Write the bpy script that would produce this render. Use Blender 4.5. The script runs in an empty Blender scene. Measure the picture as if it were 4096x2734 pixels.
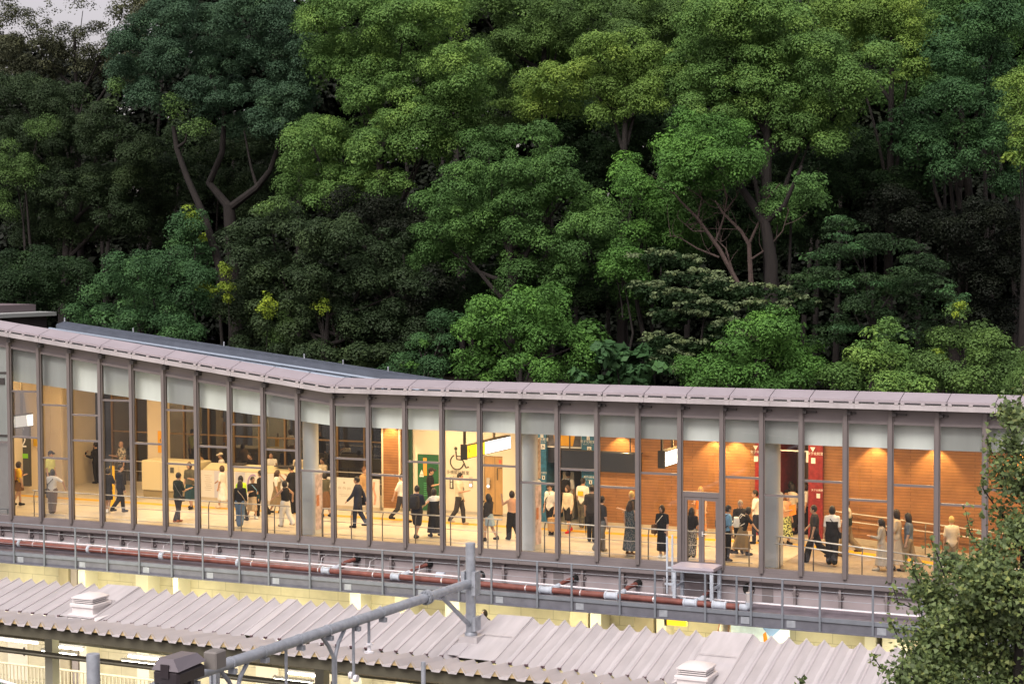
import bpy, math, random
import numpy as np
from mathutils import Matrix, Vector
R = math.radians
random.seed(7)
rng = np.random.default_rng(11)

# ------------------------------------------------------------------ camera
SC = bpy.context.scene
COL = SC.collection
F, TILT, ROLL, EYE = 7018.3, .04541, -.00537, 8.5426      # focal length in pixels of the 4096 wide photograph
CX, CY = -5.51679, 53.78147                               # the corner of the hall front below the roof bend
TH = -.43248                                              # direction of the hall front seen from above
ct, st, cr, sr = math.cos(TILT), math.sin(TILT), math.cos(ROLL), math.sin(ROLL)
FW = np.array([0, ct, -st]); D0 = np.array([0, -st, -ct]); R0 = np.array([1., 0, 0])
RX = cr*R0 - sr*D0
DX = sr*R0 + cr*D0
cam_d = bpy.data.cameras.new('camera'); cam = bpy.data.objects.new('camera', cam_d); COL.objects.link(cam)
cam_d.sensor_width = 36; cam_d.lens = F/4096*36; cam_d.clip_end = 2000; cam_d.clip_start = .5
m = Matrix.Identity(4)
for i in range(3):
    m[i][0] = RX[i]; m[i][1] = -DX[i]; m[i][2] = -FW[i]
m[2][3] = EYE
cam.matrix_world = m
SC.camera = cam

# ------------------------------------------------------------------ sky, sun, exposure
W = bpy.data.worlds.new('World'); SC.world = W; W.use_nodes = True
nt = W.node_tree; bg = nt.nodes['Background']
sky = nt.nodes.new('ShaderNodeTexSky'); sky.sky_type = 'NISHITA'; sky.sun_disc = False
SUN_EL, SUN_ROT = R(49), R(203)
sky.sun_elevation = SUN_EL; sky.sun_rotation = SUN_ROT
sky.air_density = 1.2; sky.dust_density = 4.0; sky.ozone_density = 1.0
hs = nt.nodes.new('ShaderNodeHueSaturation'); hs.inputs['Saturation'].default_value = .35
tint = nt.nodes.new('ShaderNodeMixRGB'); tint.blend_type = 'MULTIPLY'; tint.inputs[0].default_value = 1
tint.inputs[2].default_value = (1.1, .97, .99, 1)
nt.links.new(sky.outputs[0], hs.inputs['Color']); nt.links.new(hs.outputs[0], tint.inputs[1])
nt.links.new(tint.outputs[0], bg.inputs[0]); bg.inputs[1].default_value = .11
sd = bpy.data.lights.new('sun', 'SUN'); so = bpy.data.objects.new('sun', sd); COL.objects.link(so)
sd.energy = 1.7; sd.angle = R(34); sd.color = (1, .96, .9)
so.rotation_euler = (R(38), R(-18), 0)                    # diffuse dusk light from above and behind the viewer
VS = SC.view_settings
VS.view_transform = 'Standard'; VS.look = 'None'; VS.gamma = 1; VS.exposure = .72
SC.cycles.max_bounces = 8; SC.cycles.diffuse_bounces = 3; SC.cycles.glossy_bounces = 3
SC.cycles.transparent_max_bounces = 12; SC.cycles.transmission_bounces = 4
SC.cycles.caustics_reflective = False; SC.cycles.caustics_refractive = False
SC.cycles.sample_clamp_indirect = 4
SC.cycles.use_denoising = True

# ------------------------------------------------------------------ coordinates
UV = np.array([math.cos(TH), math.sin(TH)]); NV = np.array([-math.sin(TH), math.cos(TH)])
C2 = np.array([CX, CY])
S4 = 4096/2349
def ray(x, y): return FW + RX*(x-2048)/F + DX*(y-1367)/F
def world(u, v, z):
    a = C2 + u*UV + v*NV
    return Vector((a[0], a[1], z))
def hall(P):
    q = np.array(P[:2]) - C2
    return (float(q@UV), float(q@NV), float(P[2]))
EYEP = np.array([0, 0, EYE])
def on_z(x, y, z):                 # where the sight line of a photo point meets the level z
    d = ray(x, y); return hall(EYEP + d*(z-EYE)/d[2])
def on_v(x, y, v):                 # ... meets the upright plane v metres behind the hall front
    d = ray(x, y); k = (v + C2@NV)/(d[:2]@NV); return hall(EYEP + d*k)
def on_y(x, y, Y):
    d = ray(x, y); return EYEP + d*Y/d[1]
def floor_z(u): return 0.0 if u < 13.8 else -.075*(u-13.8)

# ------------------------------------------------------------------ materials
MATS = {}
def mat(name, col, rough=.6, metal=0, noise=0, nscale=3, emit=None, estr=0, bump=0, bscale=40, spec=.4, coord='Object', stretch=None):
    if name in MATS: return MATS[name]
    M = bpy.data.materials.new(name); M.use_nodes = True
    t = M.node_tree; b = t.nodes['Principled BSDF']
    c4 = (*col, 1)
    b.inputs['Base Color'].default_value = c4; b.inputs['Roughness'].default_value = rough
    b.inputs['Metallic'].default_value = metal; b.inputs['Specular IOR Level'].default_value = spec
    tc = None
    if noise or bump:
        tc = t.nodes.new('ShaderNodeTexCoord'); src = tc.outputs[coord]
        if stretch:
            mp = t.nodes.new('ShaderNodeMapping'); mp.inputs['Scale'].default_value = stretch
            t.links.new(src, mp.inputs[0]); src = mp.outputs[0]
    if noise:
        n = t.nodes.new('ShaderNodeTexNoise'); n.inputs['Scale'].default_value = nscale; n.inputs['Detail'].default_value = 6
        t.links.new(src, n.inputs['Vector'])
        cr_ = t.nodes.new('ShaderNodeMapRange'); cr_.inputs[1].default_value = .3; cr_.inputs[2].default_value = .7
        cr_.inputs[3].default_value = 1-noise; cr_.inputs[4].default_value = 1+noise*.6
        t.links.new(n.outputs[0], cr_.inputs[0])
        mx = t.nodes.new('ShaderNodeMixRGB'); mx.blend_type = 'MULTIPLY'; mx.inputs[0].default_value = 1
        mx.inputs[1].default_value = c4; t.links.new(cr_.outputs[0], mx.inputs[2])
        t.links.new(mx.outputs[0], b.inputs['Base Color'])
    if bump:
        n2 = t.nodes.new('ShaderNodeTexNoise'); n2.inputs['Scale'].default_value = bscale
        t.links.new(src, n2.inputs['Vector'])
        bp = t.nodes.new('ShaderNodeBump'); bp.inputs['Strength'].default_value = bump; bp.inputs['Distance'].default_value = .01
        t.links.new(n2.outputs[0], bp.inputs['Height']); t.links.new(bp.outputs[0], b.inputs['Normal'])
    if emit:
        b.inputs['Emission Color'].default_value = (*emit, 1); b.inputs['Emission Strength'].default_value = estr
    MATS[name] = M
    return M

def brick_mat(name, c1, c2, mortar, w, h, msize=.012, rough=.6, axis='XZ', offset=.5, noise=.2):
    if name in MATS: return MATS[name]
    M = bpy.data.materials.new(name); M.use_nodes = True
    t = M.node_tree; b = t.nodes['Principled BSDF']; b.inputs['Roughness'].default_value = rough
    tc = t.nodes.new('ShaderNodeTexCoord'); sx = t.nodes.new('ShaderNodeSeparateXYZ'); cx = t.nodes.new('ShaderNodeCombineXYZ')
    t.links.new(tc.outputs['Object'], sx.inputs[0])
    t.links.new(sx.outputs[axis[0]], cx.inputs[0]); t.links.new(sx.outputs[axis[1]], cx.inputs[1])
    br = t.nodes.new('ShaderNodeTexBrick'); br.offset = offset
    br.inputs['Scale'].default_value = 1; br.inputs['Brick Width'].default_value = w; br.inputs['Row Height'].default_value = h
    br.inputs['Mortar Size'].default_value = msize; br.inputs['Color1'].default_value = (*c1, 1); br.inputs['Color2'].default_value = (*c2, 1)
    br.inputs['Mortar'].default_value = (*mortar, 1); br.inputs['Mortar Smooth'].default_value = .2
    t.links.new(cx.outputs[0], br.inputs['Vector'])
    n = t.nodes.new('ShaderNodeTexNoise'); n.inputs['Scale'].default_value = 2.5; n.inputs['Detail'].default_value = 8
    t.links.new(tc.outputs['Object'], n.inputs['Vector'])
    mr = t.nodes.new('ShaderNodeMapRange'); mr.inputs[1].default_value = .3; mr.inputs[2].default_value = .7
    mr.inputs[3].default_value = 1-noise; mr.inputs[4].default_value = 1+noise*.5
    t.links.new(n.outputs[0], mr.inputs[0])
    mx = t.nodes.new('ShaderNodeMixRGB'); mx.blend_type = 'MULTIPLY'; mx.inputs[0].default_value = 1
    t.links.new(br.outputs[0], mx.inputs[1]); t.links.new(mr.outputs[0], mx.inputs[2]); t.links.new(mx.outputs[0], b.inputs['Base Color'])
    bp = t.nodes.new('ShaderNodeBump'); bp.invert = True; bp.inputs['Strength'].default_value = .4; bp.inputs['Distance'].default_value = .008
    t.links.new(br.outputs['Fac'], bp.inputs['Height']); t.links.new(bp.outputs[0], b.inputs['Normal'])
    MATS[name] = M
    return M

def glass_mat(name, tintc=(.93, .95, .93), refl=.075, rough=.0):
    if name in MATS: return MATS[name]
    M = bpy.data.materials.new(name); M.use_nodes = True
    t = M.node_tree; t.nodes.remove(t.nodes['Principled BSDF']); out = t.nodes['Material Output']
    tr = t.nodes.new('ShaderNodeBsdfTransparent'); tr.inputs[0].default_value = (*tintc, 1)
    gl = t.nodes.new('ShaderNodeBsdfGlossy'); gl.inputs['Roughness'].default_value = rough
    lw = t.nodes.new('ShaderNodeLayerWeight'); lw.inputs[0].default_value = .35
    mr = t.nodes.new('ShaderNodeMapRange'); mr.inputs[3].default_value = refl; mr.inputs[4].default_value = .9
    t.links.new(lw.outputs['Fresnel'], mr.inputs[0])
    mr.inputs[1].default_value = .1; mr.inputs[2].default_value = 1.0
    mx = t.nodes.new('ShaderNodeMixShader')
    t.links.new(mr.outputs[0], mx.inputs[0]); t.links.new(tr.outputs[0], mx.inputs[1]); t.links.new(gl.outputs[0], mx.inputs[2])
    t.links.new(mx.outputs[0], out.inputs[0])
    MATS[name] = M
    return M

def leaf_mat(name, col, var=.35, hue=(0, 0), rough=.6, trans=.25, spec=.14):
    """foliage: a base colour varied leaf by leaf (attribute 'tone')"""
    if name in MATS: return MATS[name]
    M = bpy.data.materials.new(name); M.use_nodes = True
    t = M.node_tree; b = t.nodes['Principled BSDF']; b.inputs['Roughness'].default_value = rough
    b.inputs['Specular IOR Level'].default_value = spec
    at = t.nodes.new('ShaderNodeAttribute'); at.attribute_name = 'tone'
    rp = t.nodes.new('ShaderNodeValToRGB')
    lo = [max(.002, c*(1-var)) for c in col]; hi = [c*(1+var) for c in col]
    hi = [hi[0]*(1.15+hue[0]), hi[1]*1.08, hi[2]*(.9+hue[1])]
    rp.color_ramp.elements[0].color = (*lo, 1); rp.color_ramp.elements[1].color = (*hi, 1)
    e = rp.color_ramp.elements.new(.5); e.color = (*col, 1)
    t.links.new(at.outputs['Fac'], rp.inputs[0]); t.links.new(rp.outputs[0], b.inputs['Base Color'])
    tl = t.nodes.new('ShaderNodeBsdfTranslucent'); t.links.new(rp.outputs[0], tl.inputs[0])
    mx = t.nodes.new('ShaderNodeMixShader'); mx.inputs[0].default_value = trans
    t.links.new(b.outputs[0], mx.inputs[1]); t.links.new(tl.outputs[0], mx.inputs[2])
    t.links.new(mx.outputs[0], t.nodes['Material Output'].inputs[0])
    MATS[name] = M
    return M

# ------------------------------------------------------------------ mesh building
class MB:
    def __init__(s): s.V = []; s.Fc = []; s.n = 0; s.mi = []; s.cur = 0; s.sm = False
    def add(s, vs, fs):
        s.V.extend([tuple(map(float, v)) for v in vs])
        for f_ in fs: s.Fc.append([i+s.n for i in f_]); s.mi.append(s.cur)
        s.n += len(vs); return s
    def box(s, u0, u1, v0, v1, z0, z1):
        return s.hexa([(u0, v0, z0), (u1, v0, z0), (u1, v1, z0), (u0, v1, z0), (u0, v0, z1), (u1, v0, z1), (u1, v1, z1), (u0, v1, z1)])
    def hexa(s, p):
        return s.add(p, [(0, 3, 2, 1), (4, 5, 6, 7), (0, 1, 5, 4), (1, 2, 6, 5), (2, 3, 7, 6), (3, 0, 4, 7)])
    def bbox(s, u0, u1, v0, v1, z0, z1, b=.02):           # box with chamfered upright and top edges
        pr = [(u0+b, v0), (u1-b, v0), (u1, v0+b), (u1, v1-b), (u1-b, v1), (u0+b, v1), (u0, v1-b), (u0, v0+b)]
        cu, cv = (u0+u1)/2, (v0+v1)/2
        ins = [(cu+(x-cu)*(1-2*b/(u1-u0)), cv+(y-cv)*(1-2*b/(v1-v0))) for x, y in pr]
        return s.loft([[(x, y, z0) for x, y in pr], [(x, y, z1-b) for x, y in pr], [(x, y, z1) for x, y in ins]])
    def quad(s, a, b, c, d): return s.add([a, b, c, d], [(0, 1, 2, 3)])
    def loft(s, rings, caps=True, closed=True):
        n = len(rings[0]); vs = [p for r_ in rings for p in r_]; fs = []
        for i in range(len(rings)-1):
            for j in range(n if closed else n-1):
                k = (j+1) % n
                fs.append((i*n+j, i*n+k, (i+1)*n+k, (i+1)*n+j))
        if caps and closed:
            fs.append(tuple(range(n-1, -1, -1))); fs.append(tuple((len(rings)-1)*n+j for j in range(n)))
        return s.add(vs, fs)
    def tube(s, pts, r, n=10, caps=True):
        pts = [Vector(p) for p in pts]; rs = r if isinstance(r, (list, tuple)) else [r]*len(pts)
        rings = []; up = None
        for i, p in enumerate(pts):
            d = (pts[min(i+1, len(pts)-1)]-pts[max(i-1, 0)]).normalized()
            if up is None:
                up = Vector((0, 0, 1)) if abs(d.z) < .9 else Vector((1, 0, 0))
            a = d.cross(up)
            if a.length < 1e-5: a = d.cross(Vector((.3, .9, .2)))
            a.normalize(); b = a.cross(d).normalized(); up = b
            rings.append([tuple(p + a*math.cos(2*math.pi*j/n)*rs[i] + b*math.sin(2*math.pi*j/n)*rs[i]) for j in range(n)])
        return s.loft(rings, caps)
    def lathe(s, c, prof, n=16, axis='z'):                 # prof: list of (radius, height)
        rings = []
        for r_, h in prof:
            rg = []
            for j in range(n):
                a = 2*math.pi*j/n; x, y = r_*math.cos(a), r_*math.sin(a)
                rg.append({'z': (c[0]+x, c[1]+y, c[2]+h), 'u': (c[0]+h, c[1]+x, c[2]+y), 'v': (c[0]+y, c[1]+h, c[2]+x)}[axis])
            rings.append(rg)
        return s.loft(rings)
    def bar(s, a, b, w, h=None, up=(0, 0, 1)):             # a straight bar of rectangular section
        a, b = Vector(a), Vector(b); h = h or w; d = (b-a).normalized(); up = Vector(up)
        x = d.cross(up)
        if x.length < 1e-4: x = d.cross(Vector((1, 0, 0)))
        x.normalize(); y = x.cross(d).normalized(); x *= w/2; y *= h/2
        return s.hexa([a-x-y, a+x-y, b+x-y, b-x-y, a-x+y, a+x+y, b+x+y, b-x+y])
    def prism(s, poly, d):                                 # poly: points, pushed along vector d
        n = len(poly); d = Vector(d); q = [tuple(Vector(p)+d) for p in poly]
        return s.loft([list(map(tuple, poly)), q])
    def mesh(s, name, mats, org=(0, 0, 0)):
        me = bpy.data.meshes.new(name)
        V = np.array(s.V, dtype=float)-np.array(org) if s.n else np.zeros((0, 3))
        me.from_pydata(V.tolist(), [], s.Fc)
        for M in (mats if isinstance(mats, (list, tuple)) else [mats]): me.materials.append(M)
        if max(s.mi, default=0): me.polygons.foreach_set('material_index', s.mi)
        bm_fix(me)
        if s.sm: me.polygons.foreach_set('use_smooth', [True]*len(me.polygons)); me.set_sharp_from_angle(angle=R(40))
        me.update()
        return me
import bmesh
def bm_fix(me):
    bm = bmesh.new(); bm.from_mesh(me); bmesh.ops.recalc_face_normals(bm, faces=bm.faces); bm.to_mesh(me); bm.free()

ORG = {}
def tag(o, label=None, cat=None, group=None, kind=None):
    if label: o['label'] = label
    if cat: o['category'] = cat
    if group: o['group'] = group
    if kind: o['kind'] = kind
    return o
def thing(name, label, cat, loc=(0, 0, 0), group=None):    # an Empty at the thing's base, turned with the hall
    o = bpy.data.objects.new(name, None); COL.objects.link(o); o.empty_display_size = .2
    o.location = world(*loc); o.rotation_euler = (0, 0, TH); ORG[o.name] = loc
    return tag(o, label, cat, group)
def part(name, mb, M, parent, label=None):
    org = ORG[parent.name]
    o = bpy.data.objects.new(name, mb.mesh(name, M, org)); COL.objects.link(o); o.parent = parent
    ORG[o.name] = org
    if label: o['label'] = label
    return o
def single(name, mb, M, label, cat, loc=(0, 0, 0), group=None):
    o = bpy.data.objects.new(name, mb.mesh(name, M, loc)); COL.objects.link(o)
    o.location = world(*loc); o.rotation_euler = (0, 0, TH); ORG[o.name] = loc
    return tag(o, label, cat, group)
def struct(name, mb, M):
    o = bpy.data.objects.new(name, mb.mesh(name, M)); COL.objects.link(o)
    o.location = world(0, 0, 0); o.rotation_euler = (0, 0, TH); ORG[o.name] = (0, 0, 0)
    o['kind'] = 'structure'
    return o
TEXTS = []
def text_mb(body, size, place, depth=.004):
    """lettering as a mesh: place(x, y) maps the text's own plane to hall coordinates"""
    cu = bpy.data.curves.new('lettering', 'FONT'); cu.body = body; cu.size = size; cu.align_x = 'CENTER'; cu.align_y = 'CENTER'
    cu.resolution_u = 2
    o = bpy.data.objects.new('lettering', cu); COL.objects.link(o)
    bpy.context.view_layer.update()
    me = bpy.data.meshes.new_from_object(o.evaluated_get(bpy.context.evaluated_depsgraph_get()))
    b = MB()
    b.add([place(v.co.x, v.co.y) for v in me.vertices], [tuple(p.vertices) for p in me.polygons])
    bpy.data.objects.remove(o); bpy.data.meshes.remove(me)
    return b
def light_area(parent, name, loc, sx, sy, power, col, rot=(0, 0, 0), spread=180):
    L = bpy.data.lights.new(name, 'AREA'); L.shape = 'RECTANGLE'; L.size = sx; L.size_y = sy; L.energy = power; L.color = col
    L.spread = R(spread)
    o = bpy.data.objects.new(name, L); COL.objects.link(o); o.parent = parent
    og = ORG[parent.name]; o.location = (loc[0]-og[0], loc[1]-og[1], loc[2]-og[2]); o.rotation_euler = rot
    return o
# ------------------------------------------------------------------ palette
LILAC = (.40, .355, .375)
m_mull = mat('mullion_paint', (.145, .127, .123), .45, .1, noise=.06, nscale=2)
m_skirt = mat('lilac_cladding', (.165, .145, .145), .5, .05, noise=.14, nscale=1.2, stretch=(1, 1, 4))
m_cap = mat('roof_cap_panel', (.33, .295, .315), .45, .15, noise=.08, nscale=1.5)
m_gut = mat('brushed_gutter_steel', (.60, .57, .58), .3, .6, noise=.18, nscale=1.6, stretch=(1, 1, .3))
m_clip = mat('gutter_clip', (.40, .37, .38), .4, .3)
m_dark = mat('dark_bracket', (.05, .045, .045), .6)
m_glass = glass_mat('window_glass')
m_glass2 = glass_mat('back_glass', (.60, .55, .42), .17)
m_bulk = mat('white_bulkhead', (.66, .70, .68), .5, noise=.16, nscale=.9, stretch=(1.6, 1, .25))
m_col = mat('white_column', (.56, .58, .58), .4, noise=.04, nscale=2)
m_wrap = mat('column_wrap', (.55, .57, .59), .35, noise=.05, nscale=3)
m_cream = mat('cream_wall', (.62, .53, .40), .6, noise=.06, nscale=1.5)
m_white = mat('white_tile_wall', (.72, .67, .58), .45, noise=.05, nscale=1.5)
m_wood = brick_mat('wood_board_wall', (.33, .155, .058), (.29, .13, .05), (.12, .05, .02), 1.9, .092, .006, .5, 'XZ', .37, .22)
m_tim = mat('timber_frame', (.19, .12, .06), .5, noise=.2, nscale=8, stretch=(6, 6, .6))
m_base = mat('baseboard', (.50, .44, .35), .5, noise=.1)
m_ceil = mat('hall_ceiling', (.66, .62, .55), .7)
m_green = mat('green_door_paint', (.015, .11, .045), .45, noise=.15, nscale=4)
m_dgreen = mat('dark_green_wall', (.02, .06, .04), .5)
m_red = mat('red_entrance_panel', (.25, .025, .028), .4, noise=.35, nscale=9)
m_blue = mat('blue_entrance_panel', (.03, .15, .27), .35, noise=.45, nscale=9)
m_navy = mat('navy_lintel', (.022, .028, .05), .35, noise=.3, nscale=5)
m_brown = mat('brown_recess_wall', (.10, .055, .035), .6)
m_steel = mat('stainless_tube', (.50, .48, .45), .5, .35)
m_post = mat('grey_rail_post', (.16, .15, .14), .45, .5)
m_ink = mat('dark_lettering', (.07, .07, .06), .6)
m_wht = mat('white_lettering', (.75, .75, .75), .6)
m_floor = brick_mat('floor_tile', (.60, .54, .45), (.56, .505, .42), (.42, .38, .32), .9, .45, .006, .32, 'XY', .5, .1)
m_ramp = brick_mat('ramp_tile', (.33, .28, .22), (.31, .26, .205), (.24, .2, .16), .6, .3, .006, .45, 'XY', .5, .15)
m_yel = mat('yellow_tactile', (.72, .40, .02), .5, bump=.4, bscale=60)
m_box = mat('sign_case', (.09, .075, .05), .5)
m_galv = mat('galvanised_steel', (.33, .36, .40), .5, .35, noise=.2, nscale=6)
m_galv2 = mat('painted_blue_grey_steel', (.17, .19, .22), .5, .2, noise=.15, nscale=3)
m_beam = mat('dark_blue_grey_beam', (.13, .135, .16), .55, .1, noise=.2, nscale=3)
m_rpipe = mat('red_oxide_pipe', (.185, .064, .05), .6, noise=.3, nscale=5)
m_gpipe = mat('mauve_grey_pipe', (.22, .18, .17), .5, noise=.15, nscale=4)
m_coll = mat('pale_blue_coupling', (.42, .47, .53), .5, noise=.12, nscale=8)
m_wpipe = mat('white_conduit', (.72, .68, .70), .35, noise=.08)
m_hole = mat('black_opening', (.01, .01, .01), .8)
m_web = mat('pale_lilac_girder', (.30, .265, .27), .5, noise=.14, nscale=1.5)

MU = [-16.35, -15.09, -13.83, -12.577, -11.313, -10.057, -8.802, -7.542, -6.278, -5.022, -3.765, -2.512, -1.25, 0., 1.264, 2.52, 3.769, 5.018, 6.27,
      7.516, 8.755, 10.005, 11.265, 12.501, 13.638, 14.75, 15.967, 17.181, 18.41, 19.65, 20.9, 22.15]
UL, UR = MU[0], MU[-1]
def ztop(u): return 4.54 + max(0., -u)*.1248
def zband(u): return 3.5 + max(0., -u)*.0866
TRAN = {-12.577: (4.3, 2.75), -11.313: (3.87, 2.1), -10.057: (3.58, 2.73), -8.802: (4.1, 2.12), -7.542: (2.73,), -6.278: (3.85, 2.12), -5.022: (2.73,),
        -3.765: (3.47, 2.13), -2.512: (2.73,), -1.25: (2.12,)}
low = True
# ------------------------------------------------------------------ ground and floors (setting)
b = MB(); b.quad((-400, -200, -8.3), (400, -200, -8.3), (400, 400, -8.3), (-400, 400, -8.3))
struct('ground', b, mat('track_ballast', (.10, .09, .08), .9, noise=.4, nscale=8, bump=.6, bscale=12))
b = MB(); b.box(-34, 34, -9.3, 3, -7.4, -6.4)
struct('platform', b, mat('platform_paving', (.42, .40, .33), .7, noise=.15, nscale=3))
b = MB(); b.box(UL, 13.8, .12, 9.4, -.25, 0)
b.hexa([(13.8, .33, -.22), (UR+4, .33, floor_z(UR+4)-.22), (UR+4, 9.4, floor_z(UR+4)-.22), (13.8, 9.4, -.22), (13.8, .33, -.006), (UR+4, .33, floor_z(UR+4)-.006), (UR+4, 9.4, floor_z(UR+4)-.006), (13.8, 9.4, -.006)])
fl = struct('concourse_floor', b, [m_floor, m_ramp])
for p in fl.data.polygons:
    if p.center.x > 13.9: p.material_index = 1
b = MB()
for a, c in ((UL, 13.8), (13.8, UR+4)):
    b.hexa([(a, 4.48, floor_z(a)-.02), (c, 4.48, floor_z(c)-.02), (c, 4.84, floor_z(c)-.02), (a, 4.84, floor_z(a)-.02),
            (a, 4.48, floor_z(a)+.005), (c, 4.48, floor_z(c)+.005), (c, 4.84, floor_z(c)+.005), (a, 4.84, floor_z(a)+.005)])
struct('tactile_paving', b, m_yel)

# ------------------------------------------------------------------ the station hall
HALL = thing('station_hall', 'long glass-fronted station hall with pale lilac roof edge and brightly lit inside', 'station', (0, 0, 0))
def P(n, b, M, parent=None, label=None): return part(n, b, M, parent or HALL, label)
for i, u in enumerate(MU):
    b = MB(); b.box(u-.055, u+.055, -.11, .09, -.05, ztop(u)+.02); b.box(u-.085, u+.085, -.045, -.01, -.02, ztop(u))
    P('mullion', b, m_mull)
for i in range(len(MU)-1):
    a, c = MU[i]+.05, MU[i+1]-.05
    door_bay = abs(MU[i]-11.265) < .01
    # window panes, head rails and transoms of this bay
    zs = [.1]
    key = MU[i]
    ts = TRAN.get(key, ((2.56,) if i % 2 == 0 else (2.11,))) if key < -.5 else ((2.56,) if (i-13) % 2 == 0 else (2.11,))
    if door_bay: ts = (2.07,)
    for z in sorted(ts):
        b = MB(); b.box(a, c, -.02, .07, z-.03, z+.03); P('transom', b, m_mull)
    za, zc = ztop(a)-.33, ztop(c)-.33
    b = MB()
    b.hexa([(a, -.03, za-.04), (c, -.03, zc-.04), (c, .08, zc-.04), (a, .08, za-.04), (a, -.03, za+.04), (c, -.03, zc+.04), (c, .08, zc+.04), (a, .08, za+.04)])
    b.hexa([(a, .0, za+.04), (c, .0, zc+.04), (c, .08, zc+.04), (a, .08, za+.04), (a, .0, za+.36), (c, .0, zc+.36), (c, .08, zc+.36), (a, .08, za+.36)])
    P('head_panel', b, m_skirt)
    b = MB(); b.box(a+.02, a+.17, -.22, -.03, za+.17, za+.30)
    if MU[i] > -.1: b = MB(); b.box(a+.02, a+.12, -.2, -.03, za+.2, za+.28); b.box(a+.1, a+(.38 if i % 2 else .24), -.12, -.04, za+.22, za+.26)
    P('bracket', b, m_dark)
    if not door_bay:
        b = MB()
        lev = [.08]+[z for z in sorted(ts)]
        for k, z in enumerate(lev):
            z0 = z+(.03 if k else 0); top = (lev[k+1]-.03, lev[k+1]-.03) if k+1 < len(lev) else (za-.04, zc-.04)
            b.quad((a, .03, z0), (c, .03, z0), (c, .03, top[1]), (a, .03, top[0]))
        P('glass_pane', b, m_glass)
    else:
        b = MB(); b.quad((a, .03, 2.10), (c, .03, 2.10), (c, .03, zc-.04), (a, .03, za-.04)); P('glass_pane', b, m_glass)
        dr = MB(); dr.box(a, a+.07, -.03, .07, .0, 2.04); dr.box(c-.07, c, -.03, .07, .0, 2.04); dr.box(a+.07, c-.07, -.03, .07, 1.96, 2.04)
        D = P('door', dr, m_mull, label='grey framed glass double door to the stepped landing')
        mid = (a+c)/2
        for x0, x1 in ((a+.075, mid-.004), (mid+.004, c-.075)):
            d = MB(); d.box(x0, x0+.075, -.015, .045, .02, 1.95); d.box(x1-.075, x1, -.015, .045, .02, 1.95)
            d.box(x0+.075, x1-.075, -.015, .045, .02, .14); d.box(x0+.075, x1-.075, -.015, .045, 1.86, 1.95); P('door_leaf', d, m_mull, D)
            d = MB(); d.quad((x0+.075, .02, .14), (x1-.075, .02, .14), (x1-.075, .02, 1.86), (x0+.075, .02, 1.86)); P('door_glass', d, m_glass, D)
        d = MB(); d.tube([(mid+.04, -.015, .93), (mid+.04, -.06, .93), (mid+.19, -.06, .93)], .012, 6); d.box(mid+.015, mid+.06, -.03, -.015, .86, 1.0)
        P('handle', d, m_steel, D)
    # skirt, roof cap and gutter of this bay
    b = MB(); b.box(MU[i], MU[i+1]-.006, -.045, .1, -.3, -.005); b.box(a, c, -.03, .1, -.005, .08)
    P('skirt_panel', b, m_skirt)
    sh = .32                                                # the roof joints sit a little to the right of the mullions
    a, c = MU[i]+sh, MU[i+1]+sh-.02
    def cut(a, c):
        return [(a, c)] if c <= 0 or a >= 0 else [(a, 0.), (0., c)]
    b = MB(); g = MB()
    for x0, x1 in cut(a, c):
        za, zc = ztop(x0), ztop(x1)
        b.hexa([(x0, -.36, za+.25), (x1, -.36, zc+.25), (x1, .22, zc+.40), (x0, .22, za+.40), (x0, -.36, za+.31), (x1, -.36, zc+.31), (x1, .22, zc+.485), (x0, .22, za+.485)])
        g.hexa([(x0, -.41, za+.06), (x1+.012, -.41, zc+.06), (x1+.012, -.1, zc+.06), (x0, -.1, za+.06), (x0, -.41, za+.20), (x1+.012, -.41, zc+.20), (x1+.012, -.1, zc+.20), (x0, -.1, za+.20)])
    P('roof_panel', b, m_cap)
    P('gutter', g, m_gut)
    for q in (.06, .5, .94):
        b = MB(); x = a+(c-a)*q; b.box(x-.05, x+.05, -.425, -.38, ztop(x)+.20, ztop(x)+.255); P('gutter_clip', b, m_clip)
b = MB()                                                   # dark trough and rear roof
for x0, x1 in ((UL, -8.), (-8., 0.), (0., UR)):
    za, zc = ztop(x0)+.05, ztop(x1)+.05
    ea, ec = za-(.42 if x0 >= 0 else .42+.055*min(-x0, 12)), zc-(.42 if x1 >= 0 else .42+.055*min(-x1, 12))
    b.hexa([(x0, .225, za-.3), (x1, .225, zc-.3), (x1, 9.3, ec-.1), (x0, 9.3, ea-.1), (x0, .225, za), (x1, .225, zc), (x1, 9.3, ec), (x0, 9.3, ea)])
P('rear_roof', b, mat('dark_roof_membrane', (.07, .06, .065), .7, noise=.2))
# blue-grey seamed roof standing behind the left half
ra, rb = (-13.5, 4., 6.50), (2.2, 4., 4.72)
b = MB()
b.hexa([(ra[0], 3.55, ra[2]-.50), (rb[0], 3.55, rb[2]-.42), (rb[0], 4, rb[2]-.42), (ra[0], 4, ra[2]-.5), (ra[0], 3.55, ra[2]-.10), (rb[0], 3.55, rb[2]-.07), (rb[0], 4, rb[2]), (ra[0], 4, ra[2])])
n = 4
for k in range(n):
    q = (k+.5)/n; v = 3.55+.45*q
    b.bar((ra[0], v, ra[2]-.10+.10*q+.012), (rb[0], v, rb[2]-.07+.07*q+.012), .035, .02)
P('seamed_roof', b, mat('blue_grey_seam_roof', (.11, .13, .165), .45, .2, noise=.15))
b = MB()
for v, dz in ((2.75, -.30), (3.05, -.22)):
    b.tube([(ra[0]+.1, v, ra[2]+dz), (rb[0]-.6, v, rb[2]+dz+.08)], .05, 8)
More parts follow.
